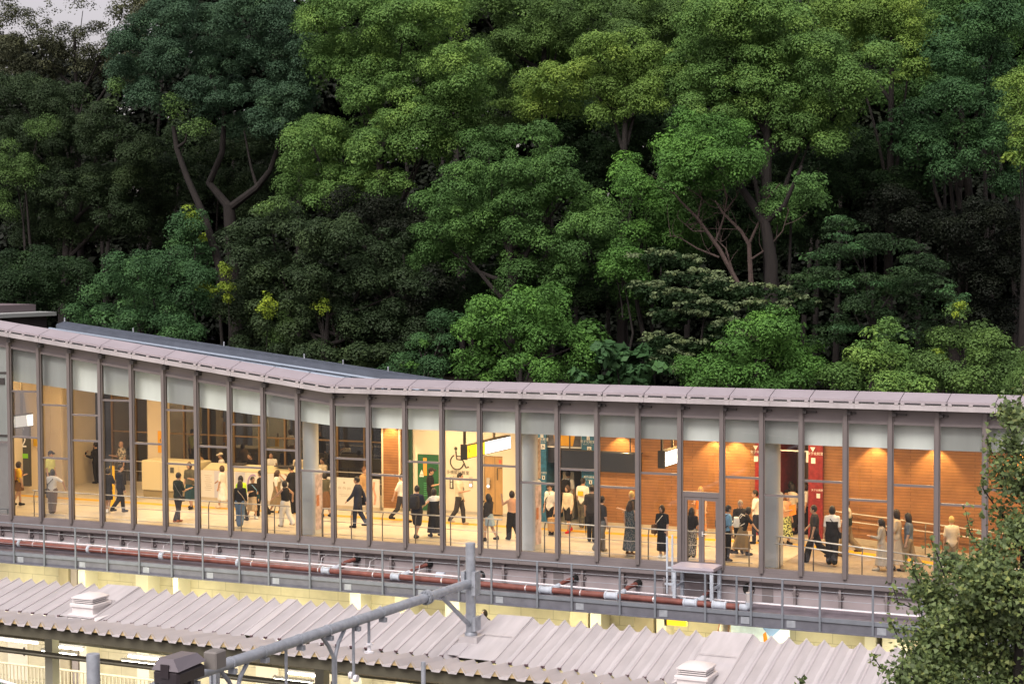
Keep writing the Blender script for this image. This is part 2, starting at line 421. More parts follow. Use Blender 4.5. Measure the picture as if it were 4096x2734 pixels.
for k in range(12):
    q = k/11; u = ra[0]+.2+(rb[0]-.8-ra[0])*q; z = ra[2]-.3+(rb[2]-ra[2]+.08)*q
    b.box(u-.04, u+.04, 2.7, 3.1, z-.3, z+.06)
P('snow_guard', b, mat('blue_grey_pipe', (.24, .29, .35), .4, .4))
b = MB()
for u in (-13.4, -10.4, -6.6, -3.4, -1.9, -.2):
    z = ra[2]+(u-ra[0])/(rb[0]-ra[0])*(rb[2]-ra[2]); b.tube([(u, 3.9, z), (u, 3.9, z+.16)], .025, 6)
P('roof_stud', b, m_galv)

b = MB(); b.hexa([(13.8, .1, -.3), (UR, .1, floor_z(UR)-.1), (UR, .33, floor_z(UR)-.1), (13.8, .33, -.3), (13.8, .1, 0), (UR, .1, floor_z(UR)), (UR, .33, floor_z(UR)), (13.8, .33, 0)]); P('ramp_ledge', b, m_skirt)
# bulkhead behind the upper glass, ceiling, end walls
for x0, x1 in ((UL, -6.), (-6., 0.), (0., UR)):
    b = MB(); b.hexa([(x0, .34, zband(x0)), (x1, .34, zband(x1)), (x1, .46, zband(x1)), (x0, .46, zband(x0)),
                      (x0, .34, ztop(x0)-.02), (x1, .34, ztop(x1)-.02), (x1, .46, ztop(x1)-.02), (x0, .46, ztop(x0)-.02)])
    P('bulkhead', b, m_bulk)
    b = MB(); b.hexa([(x0, .46, zband(x0)+.12), (x1, .46, zband(x1)+.12), (x1, 9.3, zband(x1)+.12), (x0, 9.3, zband(x0)+.12),
                      (x0, .46, zband(x0)+.3), (x1, .46, zband(x1)+.3), (x1, 9.3, zband(x1)+.3), (x0, 9.3, zband(x0)+.3)])
    P('ceiling', b, m_ceil)
b = MB(); b.box(UL-.1, UL, .1, 9.3, 0, 5.6); P('end_wall', b, m_cream)
b = MB(); b.box(UR, UR+.1, .1, 9.3, -1, 3.6); P('end_wall', b, m_wood)
# white sheet behind the leftmost glass
b = MB(); b.box(-14.6, -12.72, .12, .2, .1, 6.0); P('end_screen', b, m_bulk)
b = MB(); b.box(-14.6, -12.72, .08, .12, 4.86, 4.93); b.box(-14.6, -12.72, .08, .12, 2.72, 2.8); b.box(-13.5, -12.9, .06, .12, 4.5, 4.72); P('screen_rail', b, m_mull)

# columns
for uc, lbl in ((-1.4, 'left'), (6.18, 'middle'), (13.62, 'right')):
    b = MB(); b.sm = True; b.lathe((uc, .97, 2.0), [(.25, 0), (.25, 2.2)], 24); 
    c = P('column', b, m_col)
    b = MB(); b.bbox(uc-.30, uc+.27, .68, 1.26, .0, 2.06, .05); P('column_wrap', b, m_wrap, c)
# wall poster bands on the column wraps
m_ad = mat('pastel_poster', (.62, .50, .50), .5, noise=.5, nscale=5)
m_ad2 = mat('orange_print', (.55, .22, .1), .5, noise=.3, nscale=12)
for uc in (-1.4, 6.18):
    b = MB(); b.box(uc+.27, uc+.276, .78, 1.2, .15, 1.9); o = P('column_poster', b, m_ad)
    b = MB(); b.box(uc+.277, uc+.28, .84, 1.0, .9, 1.25); P('poster_print', b, m_ad2, o)
b = MB(); b.box(6.36, 6.40, 1.12, 1.3, 2.08, 3.3); P('column_notice', b, mat('notice_strip', (.5, .38, .3), .5, noise=.4, nscale=14))

# rear walls
b = MB(); b.box(UL, -15.6, 6.3, 6.42, 0, 5.1); b.box(-16.15, -16.1, 6.27, 6.3, 0, 5.1); P('cream_pier', b, m_cream)
b = MB(); b.box(-1.77, -1.16, 6.35, 9.3, .1, 3.62); P('wood_pier', b, m_wood, label='narrow wood-boarded pier beside the corridor')
b = MB(); b.box(-1.79, -1.14, 6.33, 9.3, 0, .1); b.box(-1.16, -1.10, 6.33, 6.4, .1, 3.62); b.box(-1.83, -1.77, 6.33, 6.4, .1, 3.62); P('pier_trim', b, mat('cream_trim', (.7, .62, .48), .5))
b = MB(); b.box(-.99, -.80, 6.62, 6.8, 0, 3.62); b.box(-1.16, -.99, 8.6, 8.7, 0, 3.62); P('corridor_wall', b, m_dgreen)
b = MB(); b.box(-.80, 1.9, 6.7, 6.85, .1, 3.62); b.box(2.61, 4.11, 6.7, 6.85, .1, 3.62); b.box(1.9, 2.61, 6.7, 6.85, 2.02, 3.62); P('white_wall', b, m_white)
b = MB(); b.box(-.80, 1.9, 6.68, 6.85, 0, .1); b.box(2.61, 4.11, 6.68, 6.85, 0, .1); P('baseboard', b, m_steel)
b = MB(); b.box(.0-.6, .2, 6.66, 6.7, .05, 1.98)
gp = P('green_panel', b, m_green, label='green painted door panel beside the accessible restroom sign')
b = MB(); b.box(-.38, -.24, 6.655, 6.66, 1.25, 1.86); P('orange_strip', b, mat('orange_strip', (.6, .32, .05), .5), gp)
b = MB()
for k in range(7): b.box(-.36, -.14, 6.65, 6.66, .55+k*.07, .585+k*.07)
P('louvre', b, mat('pale_green', (.06, .3, .12), .5), gp)
b = MB(); b.prism([(-.52, 6.655, 1.28), (-.36, 6.655, 1.28), (-.44, 6.655, 1.45)], (0, .005, 0)); b.box(-.52, -.36, 6.65, 6.66, 1.2, 1.26); P('white_triangle', b, m_wht, gp)
b = MB(); b.box(1.91, 2.6, 6.74, 6.78, .04, 2.0); dd = P('sliding_door', b, mat('tan_door', (.45, .28, .12), .45, noise=.12, nscale=3, stretch=(5, 1, 1)), label='tan sliding door of the accessible restroom')
b = MB(); b.tube([(2.57, 6.74, 1.62), (2.42, 6.68, 1.62), (2.42, 6.68, 1.22)], .018, 6); b.box(2.30, 2.312, 6.735, 6.74, .1, 1.98); P('handle', b, m_ink, dd)
b = MB(); b.box(2.46, 2.55, 6.735, 6.74, 1.78, 1.9); P('red_notice', b, mat('red_notice', (.6, .12, .08), .5), dd)
for u0 in (1.36, 2.02):
    b = MB(); b.box(u0, u0+.12, 6.67, 6.7, .92, 1.28); ic = P('call_plate', b, m_steel)
    b = MB(); b.lathe((u0+.06, 6.67, 1.0), [(.035, 0), (.035, -.01)], 12, 'v'); P('call_lamp', b, mat('white_lamp', (.9, .9, .85), .4, emit=(1, .95, .85), estr=4), ic)
# accessible pictogram and restroom wording on the white wall
b = MB(); yv = 6.69; cu, cz = .92, 1.84
arc = [(cu-.02+.25*math.cos(a), yv, cz-.08+.25*math.sin(a)) for a in np.linspace(R(115), R(350), 22)]
b.tube(arc, .022, 6); b.lathe((cu-.06, yv-.01, cz+.38), [(.06, 0), (.06, .02)], 14, 'v')
b.tube([(cu-.06, yv, cz+.30), (cu-.03, yv, cz+.02), (cu+.2, yv, cz), (cu+.32, yv, cz-.26), (cu+.42, yv, cz-.22)], .024, 6)
b.tube([(cu-.05, yv, cz+.13), (cu+.16, yv, cz+.12)], .02, 6)
P('wheelchair_symbol', b, m_ink)
wv = lambda u0, z0, v0: (lambda x, y: (u0+x, v0, z0+y))
P('restroom_wording', text_mb('多機能化粧室', .145, wv(.93, 1.40, 6.692)), m_ink)
P('restroom_wording', text_mb('Restroom', .09, wv(.93, 1.25, 6.692)), m_ink)
b = MB(); b.box(.62, .76, 6.68, 6.7, .84, 1.24); q = P('pictogram_plate', b, m_ink)
b = MB(); b.lathe((.69, 6.68, 1.12), [(.035, 0), (.035, -.005)], 10, 'v'); b.box(.665, .715, 6.672, 6.68, .88, 1.06); P('pictogram', b, m_wht, q)

# men's entrance
b = MB(); b.box(4.11, 4.48, 6.1, 8.6, 0, 3.62); P('blue_panel', b, m_blue)
b = MB(); b.box(5.73, 6.2, 6.1, 8.6, 0, 3.62); P('blue_panel', b, m_blue)
b = MB(); b.box(4.48, 5.73, 6.25, 6.4, 1.95, 3.62); P('lintel', b, m_navy)
b = MB(); b.box(4.48, 5.73, 8.5, 8.6, 0, 3.0); P('recess_wall', b, m_brown)
b = MB(); b.box(4.6, 5.0, 7.2, 8.5, 0, 1.55); P('recess_screen', b, m_cream)
for uu, zz, sz in ((4.31, 2.72, .105), (5.95, 2.70, .105), (6.0, 1.55, .075), (4.33, 1.62, .07)):
    P('restroom_wording', text_mb('男子化粧室', sz, wv(uu, zz, 6.094)), m_wht)
    P('restroom_wording', text_mb('Restroom for Men', sz*.42, wv(uu, zz-.085, 6.094)), m_wht)
    b = MB(); b.box(uu-.02, uu+.13, 6.09, 6.1, zz-.32, zz-.15) if sz > .1 else b.box(uu, uu+.1, 6.09, 6.1, zz-.22, zz-.1)
    pl = P('pictogram_plate', b, m_wht)
    b = MB(); b.tube([(uu+.02, 6.085, zz-.29), (uu+.05, 6.085, zz-.2), (uu+.1, 6.085, zz-.27)], .012, 5) if sz > .1 else b.box(uu+.03, uu+.07, 6.086, 6.09, zz-.2, zz-.12)
    P('pictogram', b, m_ink, pl)
    if sz > .1:
        b = MB(); b.lathe((uu+.02, 6.094, zz+.36), [(.04, 0), (.04, -.005)], 10, 'v'); b.box(uu-.03, uu+.07, 6.09, 6.098, zz+.16, zz+.31); b.box(uu-.03, uu+.01, 6.09, 6.098, zz+.06, zz+.16); b.box(uu+.03, uu+.07, 6.09, 6.098, zz+.06, zz+.16); P('man_symbol', b, m_wht)
# wood wall, women's entrance
b = MB(); b.box(6.2, 11.58, 6.2, 6.34, .1, 3.62); P('wood_wall', b, m_wood, label='orange-brown boarded wall left of the red entrance')
b = MB(); b.box(6.2, 11.58, 6.17, 6.34, 0, .1); P('baseboard', b, m_base)
b = MB(); b.box(11.58, 12.2, 6.1, 8.8, 0, 3.62); P('red_panel', b, m_red)
b = MB(); b.box(13.28, 13.73, 6.1, 8.8, 0, 3.62); P('red_panel', b, m_red)
b = MB(); b.box(12.2, 13.28, 8.7, 8.8, 0, 3.62); P('recess_wall', b, mat('grey_recess_wall', (.16, .13, .11), .6, noise=.2))
b = MB(); b.box(12.2, 13.28, 6.5, 6.54, 2.62, 2.66); b.box(13.1, 13.28, 6.5, 6.54, 2.3, 2.62); P('poster_edge', b, m_wht)
b = MB(); b.box(13.73, UR, 6.2, 6.34, -1.0, 3.62); P('wood_wall', b, m_wood, label='orange-brown boarded wall along the ramp')
b = MB(); b.hexa([(13.73, 6.16, -.3), (UR, 6.16, -1.2), (UR, 6.3, -1.2), (13.73, 6.3, -.3), (13.73, 6.16, .16), (UR, 6.16, floor_z(UR)+.16), (UR, 6.3, floor_z(UR)+.16), (13.73, 6.3, .16)]); P('baseboard', b, m_base)
for uu, zz, sz in ((13.5, 2.62, .1), (13.56, 1.5, .075), (11.68, 2.6, .1)):
    P('restroom_wording', text_mb('女子化粧室', sz, wv(uu, zz, 6.094)), m_wht)
    b = MB(); b.box(uu-.13, uu+.0, 6.09, 6.1, zz-.3, zz-.13) if sz > .09 else b.box(uu-.02, uu+.09, 6.09, 6.1, zz-.24, zz-.1); P('pictogram_plate', b, m_wht)
    if sz > .09:
        b = MB(); b.prism([(uu-.16, 6.09, zz+.2), (uu+.0, 6.09, zz+.2), (uu-.08, 6.09, zz+.06)], (0, .006, 0)); P('woman_symbol', b, m_wht)

# rear glazing towards the wood
for x in np.arange(-15.3, -1.8, 1.13):
    b = MB(); b.box(x-.035, x+.035, 8.95, 9.1, 0, zband(x)+.15); P('rear_mullion', b, m_tim)
    b = MB(); b.quad((x+.035, 9.0, 0), (x+1.095, 9.0, 0), (x+1.095, 9.0, zband(x+1.1)+.15), (x+.035, 9.0, zband(x)+.15)); P('rear_glass', b, m_glass2)
for z in (2.05, 3.35):
    b = MB(); b.box(-15.3, -1.8, 8.97, 9.05, z-.025, z+.025); P('rear_transom', b, m_tim)
b = MB(); b.box(-15.6, -1.77, 8.93, 9.12, 0, .12); P('rear_sill', b, m_base)

# ceiling downlights (wide) and wall washers
m_lamp = mat('warm_lamp_disc', (.9, .85, .7), .5, emit=(1, .74, .42), estr=5)
WARM = (1, .655, .32)
def downlight(u, v, lbl, power):
    z = zband(u)+.115
    t = thing('ceiling_light', lbl, 'lamp', (u, v, z), 'light panels along the hall ceiling')
    b = MB(); b.box(u-.65, u+.65, v-.14, v+.14, z-.05, z); part('housing', b, mat('lamp_housing', (.6, .6, .58), .5), t)
    b = MB(); b.box(u-.6, u+.6, v-.1, v+.1, z-.056, z-.05); part('diffuser', b, m_lamp, t)
    light_area(t, 'lamp_light', (u, v, z-.08), 1.2, .3, power, WARM)
for u in np.arange(-15., 22, 2.55):
    downlight(u, 3.0, 'slim light panel under the hall ceiling in the row over the walkway', 82)
for u in (-13, -9, -5.5):
    downlight(u, 7.3, 'slim light panel under the hall ceiling in the rear row by the dark windows', 44)
for u in (1.0, 12.7):
    downlight(u, 5.4, 'slim light panel under the ceiling by a restroom entrance', 40)
m_can = mat('spot_can', (.12, .12, .12), .5, .4)
WX = [7.1, 10.25, 10.95, 15.35, 17.15, 19.6, -1.45]
for u in WX:
    v = 5.80 if u > 0 else 5.98; z = 3.32
    t = thing('wall_washer', 'small black spotlight washing the boarded wall with a cone of warm light', 'lamp', (u, v, z), 'wall washers over the boarded wall')
    b = MB(); b.sm = True; b.lathe((u, v, z-.14), [(.045, 0), (.055, .02), (.055, .14)], 12); b.tube([(u, v, z), (u, v, zband(u)+.12)], .012, 6); part('lamp_can', b, m_can, t)
    L = bpy.data.lights.new('spot_light', 'SPOT'); L.energy = 125; L.color = (1, .66, .28); L.spot_size = R(88); L.spot_blend = .5; L.shadow_soft_size = .04
    o = bpy.data.objects.new('spot_light', L); COL.objects.link(o); o.parent = t; o.location = (0, 0, -.16); o.rotation_euler = (R(14), 0, 0)
# ------------------------------------------------------------------ girder and walls below the hall
b = MB(); b.box(UL, UR, .2, .32, -1.15, -.3); P('girder_web', b, m_web)
b = MB(); b.box(UL, UR, .06, .2, -.36, -.302); b.tube([(UL, .12, -.45), (UR, .12, -.45)], .018, 6); P('girder_flange', b, m_skirt)
m_stif = mat('dark_stiffener', (.19, .165, .165), .6, noise=.3)
for k, u in enumerate(np.arange(-15.7, 22, 1.26)):
    b = MB(); b.box(u-.035, u+.035, .04, .2, -.9, -.36); b.box(u-.08, u+.08, .12, .2, -.62, -.57); P('stiffener', b, m_stif)
    if k % 5 == 3:
        b = MB(); b.box(u+.3, u+.62, .185, .2, -.88, -.40); P('splice_plate', b, m_skirt)
m_slab = mat('underside_concrete', (.32, .30, .24), .8, noise=.2)
b = MB(); b.box(UL, UR+4, .33, 9.5, -1.6, -.3); P('floor_slab', b, m_slab)
m_block = brick_mat('yellowish_block_wall', (.60, .56, .42), (.57, .53, .40), (.40, .37, .27), 1.1, .42, .012, .6, 'XZ', .5, .12)
b = MB(); b.box(UL-8, UR+8, 3.0, 3.2, -8, -1.6); P('lower_wall', b, m_block)
m_pier = mat('grey_beige_pier', (.42, .37, .27), .6, noise=.1); m_pierw = mat('white_pier', (.75, .73, .62), .5)
for u, w, M in ((-12.35, .42, m_pier), (-11.9, .26, m_web), (-11.55, .3, m_pierw), (-9.0, .5, m_pierw), (-7.6, .22, m_pierw), (-.6, .4, m_pierw), (1.1, .5, m_pierw), (2.9, .5, m_pierw), (7.2, .6, m_pier), (7.75, .35, m_pierw),
                (9.3, .6, m_pier), (9.85, .3, m_pierw), (12.2, .2, m_pierw), (16.1, .3, m_pierw), (16.8, .7, m_pierw), (18.4, .3, m_pierw)):
    b = MB(); b.box(u-w/2, u+w/2, 2.3, 3.0, -8, -1.6); P('lower_pier', b, M)
for u in (-15, -12.8, -6, -4.4, -2.2):
    b = MB(); b.box(u-.45, u+.45, 2.95, 3.0, -6.4, -4.3); q = P('lower_door', b, m_white)
    b = MB(); b.box(u+.28, u+.34, 2.92, 2.95, -5.5, -5.2); P('handle', b, m_dark, q)
# ------------------------------------------------------------------ maintenance walkway
CAT = thing('maintenance_walkway', 'blue-grey steel walkway with wire railing along the foot of the glass front', 'walkway', (0, -.6, -.95))
b = MB(); b.box(UL, UR, -1.19, .2, -.99, -.93); part('deck', b, mat('walkway_deck', (.16, .14, .16), .55, .1, noise=.3, nscale=3), CAT)
b = MB(); b.box(UL, UR, -1.24, -1.19, -1.27, -1.01); b.box(UL, UR, -1.30, -1.19, -1.29, -1.26); part('edge_beam', b, m_beam, CAT)
b = MB(); b.box(UL, UR, -1.28, -1.19, -1.008, -.90); part('edge_angle', b, m_galv2, CAT)
b = MB(); b.tube([(UL, -1.25, .05), (UR, -1.25, .05)], .021, 6); part('top_rail', b, m_galv2, CAT)
for z in (-.2, -.42, -.62):
    b = MB(); b.tube([(UL, -1.25, z), (UR, -1.25, z)], .006, 4); part('wire', b, m_galv, CAT)
PU = [-15.2, -13.95, -12.68, -11.42, -10.16, -8.89, -7.63, -6.38, -5.13, -3.96, -2.61, -1.55, -.09, .98, 2.42, 3.47, 4.94, 5.99, 7.43, 8.49, 9.94, 10.98, 12.43, 13.32, 13.72, 14.59, 15.61, 17.02, 18.3, 19.6, 20.9]
for i, u in enumerate(PU):
    b = MB(); b.box(u-.028, u+.028, -1.325, -1.295, -1.27, .05); b.box(u-.02, u+.02, -1.295, -1.24, -1.0, -.9); part('rail_post', b, m_galv2, CAT)
    if i % 2:
        b = MB(); b.box(u+.1, u+.34, -1.255, -1.24, -1.23, -1.04); part('beam_splice', b, m_galv, CAT)
# ------------------------------------------------------------------ pipes on the walkway
def zp(u): return -.745-.0080*u
PIP = thing('drain_pipe', 'long rust-red drain pipe with pale blue couplings lying on the walkway', 'pipe', (0, -.95, -.9))
b = MB(); b.sm = True; b.tube([(UL, -.95, zp(UL)), (13.35, -.95, zp(13.35))], .085, 14); part('pipe_run', b, m_rpipe, PIP)
for u, L in ((-11.47, .1), (-8.64, .1), (-5.76, .16), (-2.89, .1), (.28, .3), (2.67, .3), (5.0, .2), (7.55, .42), (9.56, .42), (11.89, .42), (12.72, .42)):
    b = MB(); b.sm = True; z = zp(u)
    b.lathe((u-L/2, -.95, z), [(.1, 0), (.125, .015), (.125, .05), (.105, .07), (.105, L-.07), (.125, L-.05), (.125, L-.015), (.1, L)], 14, 'u'); part('coupling', b, m_coll, PIP)
def branch(uc, us, zs, r=.06, vs=.19):
    b = MB(); b.sm = True; z = zp(uc)
    p0 = Vector((uc+.05, -.90, z)); p3 = Vector((us, vs, zs)); p1 = Vector((uc+.25, -.72, z+.07)); p2 = p0.lerp(p3, .55)+Vector((0, 0, .03))
    b.tube([p1, p2, p3], r, 12); part('branch_pipe', b, m_rpipe, PIP)
    b = MB(); b.sm = True; b.tube([p0, p1, p1.lerp(p2, .25)], [r*1.35, r*1.35, r*1.2], 12); part('branch_fitting', b, m_coll, PIP)
    b = MB(); b.sm = True; q = p3-(p3-p2).normalized()*.16; b.tube([q, p3+Vector((0, .008, 0))], r*1.55, 14); part('wall_sleeve', b, m_hole, PIP)
branch(.28, .75, -.52); branch(2.67, 3.25, -.52); branch(7.55, 8.0, -.62, .065); branch(9.56, 9.96, -.62, .065); branch(11.89, 12.28, -.6, .065)
b = MB(); b.sm = True; z = zp(13.3)
b.tube([(13.3, -.95, z), (13.5, -.95, z), (13.56, -.95, z+.06), (13.56, -.95, z+.16)], .1, 14); part('elbow', b, m_coll, PIP)
b = MB(); b.sm = True; b.tube([(13.56, -.95, z+.16), (13.56, -.95, z+.42)], .095, 14); part('riser', b, mat('grey_riser', (.4, .37, .36), .5), PIP)
b = MB(); b.sm = True; b.lathe((13.2, .2, -.56), [(.17, 0), (.17, -.03)], 18, 'v'); part('wall_sleeve', b, m_hole, PIP)
m_strap = mat('bright_strap', (.8, .78, .78), .25, .6)
for u in (-10.9, -8.1, -5.1, -2.4, 0.0, 1.9, 4.2, 6.9, 8.6, 10.8, 12.3):
    b = MB(); b.sm = True; b.lathe((u, -.95, zp(u)), [(.088, 0), (.088, .035)], 12, 'u'); b.tube([(u+.017, -.95, zp(u)+.08), (u+.017, -.9, zp(u)+.13)], .012, 5)
    part('pipe_strap', b, m_strap, PIP)
GP = thing('service_pipe', 'thick mauve-grey pipe ending in a black wall opening behind the red pipe', 'pipe', (0, -.35, -.9))
b = MB(); b.sm = True; b.tube([(UL, -.33, -.74), (4.55, -.33, -.80), (4.75, -.2, -.8), (4.9, .19, -.78)], .105, 14); part('pipe_run', b, m_gpipe, GP)
b = MB(); b.sm = True; b.lathe((4.9, .2, -.78), [(.17, 0), (.17, -.04)], 18, 'v'); part('wall_sleeve', b, m_hole, GP)
for u, L in ((-7.9, .3), (-3.9, .4), (3.85, .28), (-12.0, .6)):
    b = MB(); b.sm = True; b.lathe((u-L/2, -.33, -.765), [(.1, 0), (.118, .01), (.118, L-.01), (.1, L)], 14, 'u'); part('pipe_sleeve', b, m_coll, GP)
for u in (-9.6, -7.6, -6.2, -4.3, -2.2, -.3, 1.4, 3.1):
    b = MB(); b.sm = True; b.lathe((u, -.33, -.765), [(.11, 0), (.11, .05)], 12, 'u'); b.tube([(u+.02, -.33, -.66), (u+.02, -.28, -.5), (u+.02, .1, -.45)], .012, 5); part('pipe_strap', b, m_strap, GP)
b = MB(); b.sm = True; b.tube([(UL, -.68, -.57), (-6, -.68, -.60), (4, -.68, -.67), (13.7, -.60, -.78), (UR, -.6, -.80)], .026, 8)
single('conduit', b, m_wpipe, 'thin bright white conduit running above the red pipe and on along the walkway', 'conduit', (0, -.68, -.7))
# ------------------------------------------------------------------ stepped landing in front of the glass door
LA = thing('landing_platform', 'small lilac steel landing on four legs in front of the glass door', 'platform', (11.9, -.45, -.93))
b = MB(); b.box(11.3, 12.52, -.87, -.06, .05, .12); b.box(11.34, 12.48, -.83, -.1, .0, .05); part('top', b, mat('lilac_deck_paint', (.40, .37, .42), .45, .1), LA)
for u in (11.37, 12.45):
    for v in (-.8, -.14):
        b = MB(); b.box(u-.045, u+.045, v-.045, v+.045, -.93, .0); part('leg', b, m_coll, LA)
for u in (11.37, 12.45):
    b = MB(); b.box(u-.03, u+.03, -.75, -.19, -.5, -.43); part('stretcher', b, m_coll, LA)
for v, u in ((-.85, 11.17), (-.5, 11.2)):
    b = MB(); b.box(u-.022, u+.022, v-.022, v+.022, -.65, .93); b.box(u+.02, 11.34, v-.02, v+.02, .04, .1); part('hand_post', b, m_coll, LA)
b = MB(); b.box(11.1, 11.36, -.86, -.8, -.42, -.36); part('step', b, m_coll, LA)

# ------------------------------------------------------------------ platform canopy (folded plate, valley in the middle)
def vb(u): return -5.9+.4*(u+8)/23
def zb(u): return -.70+.13*(u+8)/23
def vv(u): return -8.0
def zv(u): return -1.15-.0048*(u+6)
VF = -9.62
def zf(u): return -.955-.0052*(u+4)
RH = .15
CAN = thing('platform_canopy', 'pale folded-plate platform roof with saw-tooth edges below the station hall', 'canopy', (0, -8, -1.4))
m_can_ = mat('pale_roof_sheet', (.45, .43, .435), .5, .1, noise=.12, nscale=2.6, stretch=(1.8, .25, 1))
flats = [(-4.12, -2.97), (1.92, 2.2), (8.22, 9.23), (14.04, 15.08), (20.3, 21.3)]
edges = []
prev = -15.
for a, c in flats:
    n = max(1, round((a-prev)/.445)); edges.append((prev, a, n)); prev = c
sec = []                                                   # (u, raised?) across the roof
for (a, c, n), fl_ in zip(edges, flats):
    p = (c-a)/n
    for k in range(n):
        r0 = a+k*p
        if k or a == -15.: sec.append((r0-.012, 1)); sec.append((r0+.012, 1))
        else: sec.append((r0, 1))
        sec.append((r0+p*.40, 0)); sec.append((r0+p*.62, 0))
    sec.append((c, 1))
V = []; rows = []
def ridge_ends():
    return sec
prof = lambda u, raised: [(u, vb(u), zb(u)-(0 if raised else RH)), (u, (vb(u)+vv(u))/2, (zb(u)+zv(u))/2-(0 if raised else RH)), (u, vv(u), zv(u)-(0 if raised else RH))]
def sheet(pts):
    m5 = len(pts[0]); b = MB(); fs = []
    for i in range(len(pts)-1):
        for j in range(m5-1): fs.append((i*m5+j, (i+1)*m5+j, (i+1)*m5+j+1, i*m5+j+1))
    return b.add([p for c_ in pts for p in c_], fs)
part('rear_wing', sheet([prof(u, r_) for u, r_ in sec]), m_can_, CAN)
sec2 = []; fp = .447
for k in range(82):
    r0 = -15+k*fp; sec2 += [(r0, 1), (r0+fp*.27, 0), (r0+fp*.73, 0)]
part('front_wing', sheet([[(u, vv(u), zv(u)-(-.004 if r_ else RH)), (u, VF, zf(u)-(0 if r_ else RH))] for u, r_ in sec2]), m_can_, CAN)
for k in range(81):
    b = MB(); r0 = -15+k*fp; z = zf(r0); b.prism([(r0-fp*.27, VF+.02, z-RH-.0), (r0+fp*.27, VF+.02, z-RH), (r0+.008, VF+.02, z-.008), (r0-.008, VF+.02, z-.008)], (0, .012, 0))
    part('rib_glow_plate', b, mat('tan_painted_glow', (.50, .38, .20), .6, noise=.1), CAN)  # tan plates paint the lamp-lit sheet underside into the open rib ends
seam = mat('seam_shadow_line', (.30, .27, .28), .6)
b = MB()
for u, r_ in sec:
    if r_: b.bar((u, vb(u)+.01, zb(u)+.004), (u, vv(u), zv(u)+.004), .022, .02)
part('ridge_seam', b, mat('ridge_seam', (.50, .47, .48), .4, .3), CAN)
for u, r_ in sec:
    if not r_: continue
    b = MB(); b.box(u-.03, u+.03, vv(u)-.03, vv(u)+.03, zv(u)-.03, zv(u)+.012); part('ridge_stop', b, mat('dark_ridge_stop', (.10, .06, .07), .6), CAN)
part('drip_edge', sheet([[(u, VF-.012, zf(u)-(0 if r_ else RH)+.004), (u, VF-.016, zf(u)-(.012 if r_ else RH+.045))] for u, r_ in sec2]), m_can_, CAN)
for a, c in flats:
    if c-a < .5: continue
    b = MB(); b.hexa([(a+.02, vb(a)-.02, zb(a)-.01), (c-.02, vb(c)-.02, zb(c)-.01), (c-.02, vv(c)+.3, zv(c)+.03), (a+.02, vv(a)+.3, zv(a)+.03),
                      (a+.02, vb(a)-.02, zb(a)+.03), (c-.02, vb(c)-.02, zb(c)+.03), (c-.02, vv(c)+.3, zv(c)+.075), (a+.02, vv(a)+.3, zv(a)+.075)])
    b.bar((a+.05, (vb(a)+vv(a))/2, (zb(a)+zv(a))/2+.062), (c-.05, (vb(a)+vv(a))/2, (zb(a)+zv(a))/2+.062), .02, .015)
    part('flat_panel', b, m_can_, CAN)
m_truss = mat('grey_green_truss', (.085, .08, .055), .6, noise=.2)
b = MB(); z = zf(-5)-.36
b.hexa([(-15, VF+.15, z-.10), (22, VF+.15, z-.24), (22, VF+.27, z-.24), (-15, VF+.27, z-.10), (-15, VF+.15, z+.16), (22, VF+.15, z+.02), (22, VF+.27, z+.02), (-15, VF+.27, z+.16)]); part('front_beam', b, m_truss, CAN)
for v in (-8.8, -8.05, -7.2, -6.4):
    zz = zv(0)-.20+.18*max(0, (v+8)/2.3)
    b = MB(); b.box(-15, 22, v-.05, v+.05, zz-.16, zz); part('purlin', b, m_truss, CAN)
for u in np.arange(-13.5, 22, 4.4):
    b = MB(); b.bar((u, VF+.2, zf(u)-.40), (u, -7.9, zv(u)-.5), .08, .12); b.bar((u, -7.9, zv(u)-.5), (u, vb(u)+.1, zb(u)-.35), .08, .12); part('rafter', b, m_truss, CAN)
    b = MB(); b.box(u-.13, u+.13, -7.75, -7.45, -6.4, zv(u)-.6); part('canopy_post', b, mat('canopy_post', (.35, .35, .28), .6), CAN)
# roof ventilators
def vent(u, v, lbl):
    z = zv(u)-.12+max(0, (v+8))*.2
    t = thing('roof_ventilator', lbl, 'ventilator', (u, v, z), 'square ventilators on the canopy')
    m_v = mat('vent_sheet', (.64, .61, .60), .45, .1, noise=.06)
    b = MB(); b.loft([[(u-.62, v-.55, z-.05), (u+.62, v-.55, z-.05), (u+.62, v+.75, z+.12), (u-.62, v+.75, z+.12)], [(u-.42, v-.4, z+.06), (u+.42, v-.4, z+.06), (u+.42, v+.4, z+.16), (u-.42, v+.4, z+.16)]]); part('flashing', b, m_v, t)
    b = MB(); b.bbox(u-.36, u+.36, v-.36, v+.36, z-.1, z+.26, .015); part('curb', b, m_v, t)
    b = MB(); b.bbox(u-.41, u+.41, v-.41, v+.41, z+.26, z+.35, .02); part('collar', b, m_v, t)
    b = MB(); b.box(u-.3, u+.3, v-.3, v+.3, z+.35, z+.47); part('louvre_core', b, mat('vent_shadow', (.10, .09, .13), .6), t)
    for k in range(2):
        b = MB(); b.box(u-.35, u+.35, v-.35, v+.35, z+.375+k*.05, z+.40+k*.05); part('louvre', b, m_v, t)
    b = MB(); b.sm = True
    rings = []
    for s_, h in ((.37, .475), (.37, .51), (.28, .56), (.16, .60), (.04, .615)):
        rings.append([(u+s_*x, v+s_*y, z+h) for x, y in ((-1, -1), (0, -1.02), (1, -1), (1.02, 0), (1, 1), (0, 1.02), (-1, 1), (-1.02, 0))])
    b.loft(rings); part('dome_cap', b, m_v, t)
vent(-3.45, -7.45, 'square white roof ventilator with domed cap at the left end of the canopy')
